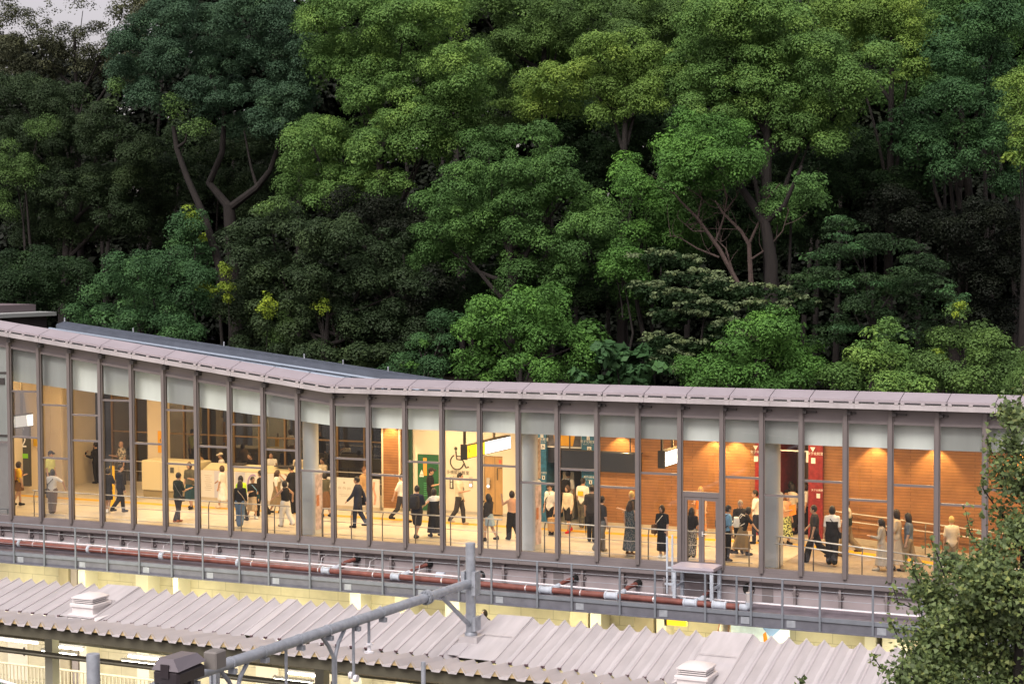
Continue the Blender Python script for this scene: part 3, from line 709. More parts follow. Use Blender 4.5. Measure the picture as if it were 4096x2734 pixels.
vent(14.45, -8.0, 'square white roof ventilator with domed cap at the right of the canopy')
# ------------------------------------------------------------------ overhead line gantry
GA = thing('overhead_line_gantry', 'galvanised steel pole carrying a long tubular beam over the tracks', 'gantry', (8.13, -7.02, -6.4))
pu, pv = 8.13, -7.02
b = MB(); b.sm = True; b.lathe((pu, pv, -6.4), [(.135, 0), (.125, 7.8), (.128, 7.82), (.128, 7.88), (.09, 7.89)], 20); part('pole', b, m_galv, GA)
z = -1.1
b = MB(); b.loft([[(pu-.5, pv-.8, z-.12), (pu+.6, pv-.8, z-.12), (pu+.6, pv+.5, z+.05), (pu-.5, pv+.5, z+.05)], [(pu-.22, pv-.25, z+.08), (pu+.28, pv-.25, z+.08), (pu+.28, pv+.25, z+.12), (pu-.22, pv+.25, z+.12)]])
b.box(pu-.22, pu+.28, pv-.25, pv+.25, z+.08, z+.24); part('pole_flashing', b, m_can_, GA)
b = MB(); b.sm = True; b.lathe((pu, pv, z+.24), [(.16, 0), (.165, .04), (.14, .08)], 18); part('pole_collar', b, m_galv, GA)
bz = .47
e = Vector(on_z(900, 2656, bz)); s0 = Vector((pu, pv, bz)); dd_ = (e-s0).normalized(); far = s0+dd_*24
b = MB(); b.sm = True; b.tube([s0, s0+dd_*2.2], .112, 18); b.tube([s0+dd_*2.2, far], .118, 18); part('beam', b, m_galv, GA)
b = MB(); b.sm = True; b.tube([s0+dd_*2.1, s0+dd_*2.15], .18, 18); b.tube([s0+dd_*2.2, s0+dd_*2.25], .18, 18)
q = s0+dd_*2.17
sx_ = Vector((dd_.y, -dd_.x, 0)).normalized()
for k in range(12):
    a = 2*math.pi*k/12; c = q+sx_*.15*math.cos(a)+Vector((0, 0, .15*math.sin(a))); b.tube([c-dd_*.11, c+dd_*.11], .02, 6)
part('flange', b, m_galv, GA)
for L in (4.2, 5.3, 6.4, 7.5, 8.8, 9.9, 11.1, 12.2, 13.2):
    c = s0+dd_*L; b = MB(); b.sm = True; b.tube([c, c+dd_*.05], .13, 18); c2 = c-Vector((0, 0, .115)); b.box(c.x-.05, c.x+.12, c.y-.05, c.y+.05, c.z-.22, c.z-.12); part('band', b, m_galv, GA)
b = MB(); b.box(pu-.17, pu+.17, pv-.16, pv+.16, bz-.1, bz-.06); b.box(pu+.10, pu+.2, pv-.16, pv+.16, bz-.3, bz+.3); b.box(pu-.2, pu-.1, pv-.16, pv+.16, bz-.02, bz+.3); part('clamp', b, m_galv, GA)
b = MB(); b.sm = True; b.tube([s0+dd_*1.45-Vector((0, 0, .1)), (pu, pv-.1, bz-1.05)], .06, 10); part('brace', b, m_galv, GA)
b = MB(); b.box(pu+.12, pu+.2, pv-.16, pv+.16, bz-1.2, bz-.85); part('brace_clamp', b, m_galv, GA)
m_porc = mat('porcelain', (.75, .75, .78), .15)
def drop(full_x, y0, L, ins=False, curve=0):
    # a hanger below the beam at the place seen in column full_x
    best = min((abs(px-full_x), t_) for t_, px in ((t_, proj_x(s0+dd_*t_)) for t_ in np.arange(1, 23, .05)))[1]
    c = s0+dd_*best-Vector((0, 0, .1)); b = MB(); b.sm = True
    if curve:
        b.tube([c+dd_*.45, c+dd_*.2-Vector((0, 0, .25)), c-Vector((0, 0, .55)), c-Vector((0, 0, L))], .045, 8); b.tube([c-dd_*.45, c-dd_*.2-Vector((0, 0, .25)), c-dd_*.06-Vector((0, 0, .55)), c-dd_*.06-Vector((0, 0, L))], .045, 8)
    else: b.tube([c, c-Vector((0, 0, L))], .035, 8)
    o = part('hanger', b, m_galv, GA)
    if ins:
        b = MB(); b.sm = True; b.lathe((c.x, c.y, c.z-L), [(.03, .22), (.09, .2), (.09, .17), (.04, .16), (.04, .1), (.05, .04), (.12, .02), (.12, -.01), (.03, -.02)], 14); part('insulator', b, m_porc, o)
    elif L > 1.05 and not curve:
        b = MB(); b.sm = True; b.tube([(c.x-.1, c.y, c.z-L), (c.x-.02, c.y, c.z-L)], .085, 12); b.tube([(c.x+.02, c.y, c.z-L-.06), (c.x+.1, c.y, c.z-L-.06)], .085, 12); part('insulator', b, m_porc, o)
def proj_x(p):
    a = np.array(world(*p))-EYEP; w = a@FW; return 2048+F*(a@RX)/w
drop(1145, 0, 1.6); drop(1331, 0, 2.2, curve=1); drop(1415, 0, 1.12); drop(1476, 0, .72, ins=True); drop(938, 0, 1.6, curve=1)
# equipment housing on the beam
hp = Vector(hall(on_y(716, 2668, 33.3)))
def housing():
    t = thing('equipment_housing', 'dark brown angular housing with a pale hood on a post by the tubular beam', 'housing', tuple(hp))
    u, v, z = hp
    m_h = mat('dark_brown_housing', (.030, .024, .028), .4, noise=.1); m_h2 = mat('housing_hood', (.15, .135, .15), .35, .1)
    b = MB(); b.bbox(u-.33, u+.27, v-.4, v+.5, z-.23, z+.02, .05); part('case', b, m_h, t)
    b = MB(); b.loft([[(u-.34, v-.41, z+.02), (u+.28, v-.41, z+.02), (u+.28, v+.51, z+.06), (u-.34, v+.51, z+.06)], [(u-.22, v-.34, z+.24), (u+.12, v-.34, z+.24), (u+.14, v+.4, z+.22), (u-.22, v+.4, z+.22)]]); part('hood', b, m_h2, t)
    b = MB(); b.box(u-.12, u+.06, v-.43, v-.40, z-.12, z+.14); part('cover_plate', b, m_h, t)
    b = MB(); b.box(u-.02, u+.06, v+.1, v+.2, z-1.6, z-.23); b.box(u+.12, u+.2, v+.1, v+.2, z-1.6, z-.23); part('stand', b, m_h, t)
    b = MB(); b.bbox(u+.12, u+.42, v+.62, v+1.0, z-.14, z+.2, .03); part('rear_case', b, mat('rear_case_grey', (.17, .16, .15), .5), t)
housing()
def stub(full_x, full_y, Y, r, lbl, M, L=3.5):
    p = on_y(full_x, full_y, Y); u, v, z = hall(p)
    b = MB(); b.sm = True; b.lathe((u, v, z-L), [(r, 0), (r, L-.03), (r*.97, L)], 20); single('steel_post', b, M, lbl, 'post', (u, v, z-L))
stub(372, 2613, 34, .132, 'thick round galvanised post top at the lower left below the canopy', m_galv)
stub(1693, 2645, 33, .045, 'slim grey post with a rounded top at the bottom below the canopy edge', m_galv)
b = MB(); p = hall(on_y(849, 2603, 38)); b.box(p[0]-.09, p[0]-.04, p[1], p[1]+.15, p[2]-3, p[2]); b.box(p[0]+.04, p[0]+.09, p[1], p[1]+.15, p[2]-3, p[2]); b.box(p[0]-.04, p[0]+.04, p[1]+.06, p[1]+.1, p[2]-3, p[2])
single('steel_post', b, m_galv, 'grey H-section post standing behind the tubular beam', 'post', (p[0], p[1], p[2]-3))
# ------------------------------------------------------------------ lamps and small things under the canopy
m_tube_l = mat('fluorescent_tube', (.9, .9, .85), .4, emit=(1, .95, .78), estr=14)
YEL = (1, .9, .58)
def fluor(x0, y0, x1, y1, v, lbl, power=60):
    a, c = on_v(x0, y0, v), on_v(x1, y1, v); z = (a[2]+c[2])/2
    t = thing('fluorescent_lamp', lbl, 'lamp', ((a[0]+c[0])/2, v, z), 'tube lamps over the platform')
    b = MB(); b.box(a[0]-.03, c[0]+.03, v-.02, v+.09, z+.035, z+.09); part('fitting', b, mat('lamp_fitting', (.6, .6, .55), .5), t)
    b = MB(); b.sm = True; b.tube([(a[0], v, z), (c[0], v, z)], .036, 10); part('tube', b, m_tube_l, t)
    light_area(t, 'tube_light', ((a[0]+c[0])/2, v, z-.05), 1.2, .1, power, YEL)
    light_area(t, 'tube_uplight', ((a[0]+c[0])/2, v, z+.11), 1.2, .2, power*.8, YEL, (math.pi, 0, 0))
fluor(168, 2600, 303, 2622, -6.2, 'lit tube lamp under the canopy left of the thick round post')
fluor(487, 2641, 625, 2660, -6.2, 'lit tube lamp under the canopy right of the thick round post')
fluor(1097, 2716, 1246, 2730, -6.2, 'lit tube lamp under the canopy below the tubular beam')
fluor(0, 2553, 150, 2569, -3, 'lit tube lamp deep under the canopy at the left edge')
fluor(200, 2580, 330, 2596, -3.2, 'added tube lamp deep under the canopy above the dark cable trays')  # this and the next two lamps are added for extra glow
fluor(515, 2620, 640, 2637, -3.2, 'added tube lamp deep under the canopy above the dark housing')
fluor(1155, 2690, 1300, 2703, -3.2, 'added tube lamp deep under the canopy behind the hangers')
def under_lamp(u, lbl):
    z = -1.62
    t = thing('strip_lamp', lbl, 'lamp', (u, 1.3, z), 'strip lamps under the hall floor')
    b = MB(); b.box(u-.9, u+.9, 1.2, 1.4, z-.06, z); part('fitting', b, mat('lamp_fitting', (.6, .6, .55), .5), t)
    b = MB(); b.box(u-.85, u+.85, 1.24, 1.36, z-.07, z-.06); part('diffuser', b, m_tube_l, t)
    light_area(t, 'strip_light', (u, 1.3, z-.1), 1.7, .2, 48, (1, .87, .48))
for u in np.arange(-14.5, 21, 3.6): under_lamp(u, 'strip lamp on the underside of the hall floor lighting the yellow block wall')
CT = thing('cable_tray', 'dark cable trays and pipes running along under the front of the canopy', 'cable tray', (0, -8, -2.4))
for v, z, r_ in ((-9.2, -1.95, .03), (-9.0, -2.02, .025), (-8.3, -2.15, .05), (-7.4, -2.45, .06), (-6.9, -2.55, .03), (-9.9, -3.0, .02)):
    b = MB(); b.tube([(-15, v, z+.03), (22, v, z-.18)], r_, 6); part('cable_pipe', b, m_truss, CT)
for v, z in ((-7.9, -2.3), (-5.2, -2.6)):
    b = MB(); b.hexa([(-15, v-.1, z-.02), (22, v-.1, z-.22), (22, v+.1, z-.22), (-15, v+.1, z-.02), (-15, v-.1, z+.05), (22, v-.1, z-.15), (22, v+.1, z-.15), (-15, v+.1, z+.05)]); part('tray', b, m_truss, CT)
FE = thing('platform_fence', 'cream picket fence along the far platform at the lower left', 'fence', (-6, 1.6, -6.4))
m_pk = mat('cream_picket', (.62, .58, .44), .5)
b = MB()
for u in np.arange(-15, 3, .16): b.box(u-.02, u+.02, 1.58, 1.62, -6.4, -5.5)
part('pickets', b, m_pk, FE); b = MB(); b.tube([(-15, 1.6, -5.46), (3, 1.6, -5.46)], .04, 8); part('top_rail', b, m_pk, FE)
p = hall(on_y(0, 2722, 30))
NF = thing('net_fence', 'green mesh fence with a pale top rail in the bottom left corner', 'fence', (p[0], p[1], p[2]-1))
b = MB(); b.tube([(p[0]-1, p[1]+.1, p[2]+.1), (p[0]+1.0, p[1]-.15, p[2]-.06)], .03, 8); part('top_rail', b, m_wpipe, NF)
b = MB()
for k in range(40):
    x = p[0]-.9+k*.045; b.box(x-.008, x+.008, p[1], p[1]+.01, p[2]-.9, p[2]+.03-k*.002)
for k in range(20):
    z = p[2]-.03-k*.045; b.box(p[0]-.9, p[0]+.9, p[1]+.01, p[1]+.02, z-.008, z+.008)
part('mesh', b, mat('green_net', (.01, .22, .12), .6), NF)
p = on_v(2680, 2478, 1.2)
b = MB(); b.box(p[0]-.08, p[0]+.5, 1.15, 1.25, p[2]-.14, p[2]+.25); HS = single('platform_sign', b, mat('yellow_sign_lit', (.8, .5, .02), .4, emit=(1, .65, .03), estr=.9), 'yellow lit platform sign under the hall seen above the canopy', 'sign', p)
b = MB(); b.box(p[0]-.15, p[0]-.09, 1.12, 1.28, p[2]-.16, p[2]+.4); part('sign_case', b, m_box, HS)
p = on_v(3050, 2540, 2.2)
b = MB(); b.box(p[0]-.95, p[0]+.8, 2.2, 2.26, p[2]-1.2, p[2]+.5); PO = single('advert_board', b, mat('pale_blue_advert', (.62, .74, .80), .4, noise=.3, nscale=2.5, emit=(.6, .8, .9), estr=.12), 'pale blue lit advertising board behind the canopy at the lower right', 'poster', p)
b = MB(); b.prism([(p[0]+.05, 2.19, p[2]-.3), (p[0]+.2, 2.19, p[2]-.3), (p[0]+.1, 2.19, p[2]+.12), (p[0]+.02, 2.19, p[2]+.05)], (0, .008, 0)); part('orange_shape', b, mat('advert_orange', (.8, .3, .03), .5), PO)
b = MB(); b.prism([(p[0]-.1, 2.19, p[2]+.35), (p[0]+.6, 2.19, p[2]+.3), (p[0]+.25, 2.19, p[2]-.05)], (0, .008, 0)); part('blue_shape', b, mat('advert_blue', (.25, .4, .75), .5), PO)
# ------------------------------------------------------------------ people: one continuous body each, clothes and hair as children
class Field:
    def __init__(s, lo, hi, vox):
        s.vox = vox; s.lo = np.array(lo, float); n = np.ceil((np.array(hi)-s.lo)/vox).astype(int)+1
        s.ax = [(s.lo[i]+np.arange(n[i])*vox).astype(np.float32) for i in range(3)]
        s.D = np.full(n, 9., np.float32)
    def upd(s, lo, hi, fn, k=.02):
        sl = []
        for i in range(3):
            a = max(0, int((lo[i]-s.lo[i])/s.vox)-1); b = min(s.D.shape[i], int((hi[i]-s.lo[i])/s.vox)+3)
            if b <= a: return
            sl.append(slice(a, b))
        X = s.ax[0][sl[0]][:, None, None]; Y = s.ax[1][sl[1]][None, :, None]; Z = s.ax[2][sl[2]][None, None, :]
        d = fn(X, Y, Z); D = s.D[tuple(sl)]
        h = np.clip(.5+.5*(D-d)/k, 0, 1); s.D[tuple(sl)] = D*(1-h)+d*h-k*h*(1-h)
    def cone(s, a, b, r0, r1, k=.02, sq=1.):
        a, b = np.array(a, float), np.array(b, float); r = max(r0, r1)+.06
        ab = b-a; L2 = float(ab@ab)+1e-9
        def fn(X, Y, Z):
            px, py, pz = X-a[0], Y-a[1], Z-a[2]
            t = np.clip((px*ab[0]+py*ab[1]+pz*ab[2])/L2, 0, 1)
            return np.sqrt((px-t*ab[0])**2+(py-t*ab[1])**2+(pz-t*ab[2])**2)-(r0+t*(r1-r0))
        s.upd(np.minimum(a, b)-r, np.maximum(a, b)+r, fn, k)
    def ell(s, c, r, k=.02):
        c, r = np.array(c, float), np.array(r, float); m_ = float(r.min())
        s.upd(c-r-.05, c+r+.05, lambda X, Y, Z: (np.sqrt(((X-c[0])/r[0])**2+((Y-c[1])/r[1])**2+((Z-c[2])/r[2])**2)-1)*m_, k)
    def cut(s, fn):
        X = s.ax[0][:, None, None]; Y = s.ax[1][None, :, None]; Z = s.ax[2][None, None, :]
        s.D = np.maximum(s.D, fn(X, Y, Z).astype(np.float32))
    def surf(s):
        D = s.D; ins = D < 0; n = np.array(D.shape)-1
        c = [D[i:i+n[0], j:j+n[1], k:k+n[2]] for i in (0, 1) for j in (0, 1) for k in (0, 1)]
        cs = np.stack([x < 0 for x in c]); cnt = cs.sum(0); act = (cnt > 0) & (cnt < 8)
        idx = np.argwhere(act)
        if not len(idx): return np.zeros((0, 3)), np.zeros((0, 4), int)
        val = np.stack([x[act] for x in c], 1)
        off = np.array([(i, j, k) for i in (0, 1) for j in (0, 1) for k in (0, 1)], float)
        acc = np.zeros((len(idx), 3)); w = np.zeros(len(idx))
        for a in range(8):
            for b in range(a+1, 8):
                if abs(off[a]-off[b]).sum() != 1: continue
                va, vb_ = val[:, a], val[:, b]; m_ = (va < 0) != (vb_ < 0)
                t = np.where(m_, va/(va-vb_+1e-12), 0)
                acc += (off[a]+(off[b]-off[a])*t[:, None])*m_[:, None]; w += m_
        V = (idx+acc/w[:, None])*s.vox+s.lo
        ids = -np.ones(n, int); ids[tuple(idx.T)] = np.arange(len(idx))
        Q = []
        for ax in range(3):
            o1, o2 = [(1, 2), (2, 0), (0, 1)][ax]
            sa = [slice(1, -1)]*3; sa[ax] = slice(0, -1); sb = list(sa); sb[ax] = slice(1, None)
            A, B = ins[tuple(sa)], ins[tuple(sb)]; e = np.argwhere(A != B)
            if not len(e): continue
            flip = A[tuple(e.T)]
            g = e.copy(); g[:, o1] += 1; g[:, o2] += 1
            def cell(d1, d2):
                q = g.copy(); q[:, o1] += d1; q[:, o2] += d2
                return ids[tuple(q.T)]
            q = np.stack([cell(-1, -1), cell(0, -1), cell(0, 0), cell(-1, 0)], 1)
            q[~flip] = q[~flip][:, ::-1]
            Q.append(q)
        Q = np.concatenate(Q); Q = Q[(Q >= 0).all(1)]
        return V, Q
def np_mesh(name, V, Q, mats, smooth=True, mi=None, tone=None):
    me = bpy.data.meshes.new(name); n = len(V); f = len(Q); k = Q.shape[1]
    me.vertices.add(n); me.vertices.foreach_set('co', np.asarray(V, np.float32).ravel())
    me.loops.add(f*k); me.loops.foreach_set('vertex_index', np.asarray(Q, np.int32).ravel())
    me.polygons.add(f); me.polygons.foreach_set('loop_start', np.arange(0, f*k, k, dtype=np.int32))
    me.polygons.foreach_set('use_smooth', np.full(f, smooth))
    for M in mats: me.materials.append(M)
    if mi is not None: me.polygons.foreach_set('material_index', np.asarray(mi, np.int32))
    if tone is not None:
        at = me.attributes.new('tone', 'FLOAT', 'FACE'); at.data.foreach_set('value', np.asarray(tone, np.float32))
    me.update(calc_edges=True); me.validate()
    return me
PROF = np.array([(.455, .05, .05), (.48, .13, .085), (.51, .160, .108), (.55, .158, .108), (.60, .135, .098), (.66, .142, .104), (.73, .163, .112), (.785, .168, .10), (.815, .14, .08), (.84, .075, .06), (.86, .05, .05)])
def rotx(p, a, piv):
    y, z = p[1]-piv[1], p[2]-piv[2]; c, s_ = math.cos(a), math.sin(a)
    return np.array([p[0], piv[1]+y*c+z*s_, piv[2]-y*s_+z*c])     # positive leans forward (+y)
SKIN = mat('skin', (.46, .28, .19), .5); SKIN2 = mat('skin_warm', (.40, .23, .15), .5)
EYE_M = mat('eye_dark', (.02, .015, .015), .3); LIP = mat('lip', (.36, .14, .11), .5)
def cloth(name, col, **k): return mat('cloth_'+name, col, .85, 0, noise=k.pop('noise', .12), nscale=k.pop('nscale', 9), bump=.25, bscale=60, spec=.1, **k)
COLS = dict(black=(.02, .02, .022), charcoal=(.045, .043, .045), navy=(.026, .032, .055), teal=(.02, .05, .06), grey=(.16, .155, .15), bluegrey=(.11, .14, .18), white=(.72, .70, .66), cream=(.62, .54, .42),
            beige=(.45, .36, .26), tan=(.42, .27, .14), brown=(.14, .075, .04), denim=(.12, .19, .30), ltdenim=(.30, .38, .42), neon=(.45, .75, .03), yellow=(.75, .45, .03), peach=(.60, .33, .20), orange=(.75, .24, .04),
            sky=(.22, .42, .62), khaki=(.24, .18, .11), olive=(.09, .085, .06), darkgreen=(.03, .04, .03), red=(.5, .03, .03), pink=(.6, .3, .3), lime=(.55, .62, .25), rust=(.30, .11, .06), stone=(.34, .30, .25))
PAT = {}
def cmat(c):
    if isinstance(c, tuple) and isinstance(c[0], str):        # ('pattern', colour a, colour b, scale)
        key = '_'.join(map(str, c))
        if key in PAT: return PAT[key]
        M = bpy.data.materials.new('print_'+c[1]+'_'+c[2]); M.use_nodes = True; t = M.node_tree; b = t.nodes['Principled BSDF']; b.inputs['Roughness'].default_value = .85
        tc = t.nodes.new('ShaderNodeTexCoord'); mx = t.nodes.new('ShaderNodeMixRGB'); mx.inputs[1].default_value = (*COLS[c[1]], 1); mx.inputs[2].default_value = (*COLS[c[2]], 1)
        if c[0] == 'plaid':
            w1 = t.nodes.new('ShaderNodeTexWave'); w1.bands_direction = 'X'; w2 = t.nodes.new('ShaderNodeTexWave'); w2.bands_direction = 'Z'
            for w_ in (w1, w2): w_.inputs['Scale'].default_value = c[3]; t.links.new(tc.outputs['Object'], w_.inputs['Vector'])
            mu = t.nodes.new('ShaderNodeMath'); mu.operation = 'MULTIPLY'; t.links.new(w1.outputs['Fac'], mu.inputs[0]); t.links.new(w2.outputs['Fac'], mu.inputs[1]); t.links.new(mu.outputs[0], mx.inputs[0])
        else:
            n_ = t.nodes.new('ShaderNodeTexNoise'); n_.inputs['Scale'].default_value = c[3]; t.links.new(tc.outputs['Object'], n_.inputs['Vector'])
            mr = t.nodes.new('ShaderNodeMapRange'); mr.inputs[1].default_value = .47; mr.inputs[2].default_value = .53; t.links.new(n_.outputs[0], mr.inputs[0]); t.links.new(mr.outputs[0], mx.inputs[0])
        t.links.new(mx.outputs[0], b.inputs['Base Color']); PAT[key] = M
        return M
    return cloth(c, COLS[c])
HAIRC = dict(black=(.012, .010, .010), dark=(.022, .014, .011), brown=(.05, .026, .016), blond=(.50, .34, .12), grey=(.30, .27, .23), auburn=(.16, .07, .03))
ARM = dict(hang=(2, 9, 12), fwd=(24, 7, 20), back=(-26, 8, 8), bent=(18, 10, 85), phone=(38, 6, 95), point=(78, 8, 8), out=(35, 35, 10), reach=(48, 10, 6), fold=(28, 2, 105), side=(5, 55, 15), hold=(35, 4, 70), up=(60, 12, 110))
PEOPLE = []
def person(lbl, foot, h=1.65, face=0, top=('white', 'short', .50), bottom=('trousers', 'black'), hair=('short', 'black'), arms=('hang', 'hang'), stride=0, lean=0, shoes='black',
           look=0, build=1., skin=SKIN, cap=None, vox=.021, group='people in the station hall', z=None, legskin=False, outer=None):
    if isinstance(foot[0], str): u, v = foot[1], foot[2]; zz = floor_z(u)
    else:
        u, v, zz = on_z(foot[0], foot[1], 0.)
        for _ in range(6): u, v, zz = on_z(foot[0], foot[1], floor_z(u))
    if z is not None: zz = z
    k = h; bw = build*h/1.68; lr = R(lean)
    piv = np.array([0, 0, .53*k])
    up = lambda p: rotx(np.array(p, float), lr, piv)
    a1, a2 = R(22*stride), R(-20*stride)                       # front leg, rear leg
    legs = []
    for sx, a, kn in ((-1, a1, R(6+6*abs(stride))), (1, a2, R(8+24*abs(stride)))):
        hip = np.array([sx*.085*bw, 0, .515*k]); kn_p = hip+.245*k*np.array([0, math.sin(a), -math.cos(a)]); an = kn_p+.235*k*np.array([0, math.sin(a-kn), -math.cos(a-kn)])
        legs.append([hip, kn_p, an])
    low_ = min(l[2][2] for l in legs); dz = .045*k-low_
    for l in legs:
        for p in l: p[2] += dz
    drop_ = np.array([0, 0, dz]); piv = piv+drop_
    PR = PROF.copy(); pz = PR[:, 0]*k+dz; pw_, pd = PR[:, 1]*bw, PR[:, 2]*bw
    armj = []
    for sx, nm in ((-1, arms[0]), (1, arms[1])):
        f_, ab, el = [R(q) for q in (ARM[nm] if isinstance(nm, str) else nm)]
        sh = np.array([sx*.158*bw, 0, .798*k+dz])
        d1 = np.array([sx*math.sin(ab), math.cos(ab)*math.sin(f_), -math.cos(ab)*math.cos(f_)])
        d2 = np.array([sx*math.sin(ab)*.3, math.sin(f_+el), -math.cos(f_+el)]); d2 /= np.linalg.norm(d2)
        e_ = sh+.172*k*d1; w_ = e_+.145*k*d2
        armj.append([up(sh), up(e_), up(w_), d2])
    nb, hc = up([0, .0, .835*k+dz]), up([0, .022*k, .925*k+dz])
    ly = R(look); cl, sl_ = math.cos(ly), math.sin(ly)
    hd = lambda x, y, z_: hc+np.array([x*cl+y*sl_, -x*sl_+y*cl, z_])*(k/1.68)
    hs_ = k/1.68
    def torso(F_, infl=0., zlo=None, kk=.03):
        lo = np.array([-.3, -.3-abs(lean)*.012, .42*k+dz]); hi = np.array([.3, .3+abs(lean)*.012, .9*k+dz])
        c_, s_ = math.cos(lr), math.sin(lr)
        def fn(X, Y, Z):
            y = Y*c_-(Z-piv[2])*s_; z_ = piv[2]+Y*s_+(Z-piv[2])*c_
            w = np.interp(z_, pz, pw_).astype(np.float32)+infl; d = np.interp(z_, pz, pd).astype(np.float32)+infl
            r = (np.sqrt((X/w)**2+(y/d)**2)-1)*np.minimum(w, d)*.92
            r = np.maximum(r, np.maximum(z_-(pz[-1]-.02), pz[0]-z_-infl))
            return np.maximum(r, zlo-z_) if zlo is not None else r
        F_.upd(lo, hi, fn, kk)
    allp = np.array([p for l in legs for p in l]+[p for a in armj for p in a[:3]]+[hc, nb])
    lo = allp.min(0)-.2; hi = allp.max(0)+.24; lo[2] = -.03
    # body
    B = Field(lo, hi, vox); torso(B)
    for hip, kn_, an in legs:
        B.cone(hip, kn_, .086*bw, .054*bw, .03); B.cone(kn_, an, .055*bw, .036*bw, .02); B.cone(an+[0, -.02, -.012], an+[0, .13*hs_, -.03], .034, .026, .015)
    for sh, e_, w_, d2 in armj:
        B.cone(sh, e_, .050*bw, .039*bw, .03); B.cone(e_, w_, .038*bw, .026*bw, .015); B.cone(w_, w_+d2*.07, .028, .027, .012)
    B.cone(nb, hc-[0, 0, .03], .052*bw, .048*bw, .02)
    B.ell(hc, (.073*hs_, .09*hs_, .112*hs_), .02); B.ell(hd(0, .028, -.062), (.05*hs_, .058*hs_, .052*hs_), .02)
    B.cone(hd(0, .088, .005), hd(0, .102, -.022), .011, .015, .01)
    for sx in (-1, 1): B.ell(hd(sx*.075, -.008, -.01), (.014, .025, .034), .008)
    V, Q = B.surf(); ex = MB()
    for sh, e_, w_, d2 in armj:                                # five fingers on each hand
        p0 = w_+d2*.075; s_ = np.cross(d2, [0, 0, 1.]) if abs(d2[2]) < .8 else np.array([0, 1., 0]); s_ /= np.linalg.norm(s_); n_ = np.cross(s_, d2)
        for q, L in ((-.027, .052), (-.009, .066), (.009, .06), (.026, .046)):
            a = p0+s_*q-d2*.012; ex.tube([a, a+d2*L*.55+n_*.006, a+d2*L*.92-n_*.012], [.0095, .009, .007], 5)
        a = w_+d2*.03+s_*-.026; ex.tube([a, a-s_*.022+d2*.025, a-s_*.024+d2*.055], [.011, .01, .008], 5)
    nsk = len(ex.Fc); ex.cur = 1
    for sx in (-1, 1):
        c = hd(sx*.031, .083, .008); ex.lathe(c-[0, 0, .009], [(.004, 0), (.012, .009), (.004, .018)], 6)
        ex.tube([hd(sx*.018, .092, .032), hd(sx*.046, .08, .033)], .005, 4)
    ex.cur = 2; ex.tube([hd(-.022, .088, -.058), hd(0, .094, -.06), hd(.022, .088, -.058)], .006, 4)
    tri = []; mi = []
    for f_, m_ in zip(ex.Fc, ex.mi):
        for j in range(1, len(f_)-1): tri.append((f_[0], f_[j], f_[j+1], f_[j+1])); mi.append(m_)
    EV = np.array(ex.V); base = len(V)
    me = bpy.data.meshes.new('person'); faces = Q.tolist()+[[base+a, base+b, base+c] for a, b, c, _ in tri]
    me.from_pydata(np.concatenate([V, EV]).tolist(), [], faces)
    for M in (skin, EYE_M, LIP): me.materials.append(M)
    me.polygons.foreach_set('material_index', [0]*len(Q)+mi); me.polygons.foreach_set('use_smooth', [True]*len(faces)); me.update()
    o = bpy.data.objects.new('person', me); COL.objects.link(o)
    o.location = world(u, v, zz); o.rotation_euler = (0, 0, TH+R(face)-math.pi/2)
    tag(o, lbl, 'person', group)
    def child(nm, F_, M, label=None):
        V_, Q_ = F_.surf()
        if not len(Q_): return
        c = bpy.data.objects.new(nm, np_mesh(nm, V_, Q_, [M])); COL.objects.link(c); c.parent = o
        if label: c['label'] = label
    # top
    tc_, slv, hem = top; T = Field(lo, hi, vox); torso(T, .022*bw, zlo=hem*k+dz)
    if slv != 'none':
        for sh, e_, w_, d2 in armj:
            T.cone(sh, e_ if slv == 'long' else sh+(e_-sh)*.8, .064*bw, .056*bw, .03)
            if slv == 'long': T.cone(e_, w_-d2*.01, .055*bw, .042*bw, .02)
    child('shirt' if slv != 'long' else 'jacket', T, cmat(tc_))
    if outer:                                                 # overall dress or open layer over the shirt
        T = Field(lo, hi, vox); torso(T, .034*bw, zlo=.5*k+dz)
        T.cut(lambda X, Y, Z: Z-.74*k-dz); child('bodice', T, cmat(outer))
    bt, bc = bottom[:2]
    Bt = Field(lo-[.12, .12, 0], hi+[.12, .12, 0], vox)
    if bt in ('trousers', 'wide', 'shorts'):
        wd = 1.3 if bt == 'wide' else 1.0
        Bt.upd(np.array([-.3, -.3, .4*k]), np.array([.3, .3, .66*k+dz]), lambda X, Y, Z: np.maximum((np.sqrt((X/(np.interp(Z, pz, pw_)+.016))**2+(Y/(np.interp(Z, pz, pd)+.016))**2)-1)*.1, np.maximum(Z-.6*k-dz, pz[0]-.02-Z)), .03)
        for hip, kn_, an in legs:
            if bt == 'shorts': Bt.cone(hip, hip+(kn_-hip)*.88, .103*bw, .098*bw, .03)
            else: Bt.cone(hip, kn_, .100*bw*(.5+.5*wd), .076*bw*wd, .03); Bt.cone(kn_, an+[0, 0, .015], .077*bw*wd, .062*bw*wd**1.3, .02)
        if bt == 'shorts': pass
        child('trousers' if bt != 'shorts' else 'shorts', Bt, cmat(bc))
    else:
        hemz = (bottom[2] if len(bottom) > 2 else (.30 if bt == 'skirt' else .09))*k
        zt_ = .60*k+dz; r1 = (bottom[3] if len(bottom) > 3 else .24)*bw; cy = (legs[0][2][1]+legs[1][2][1])/2*.5; ph = u*3.
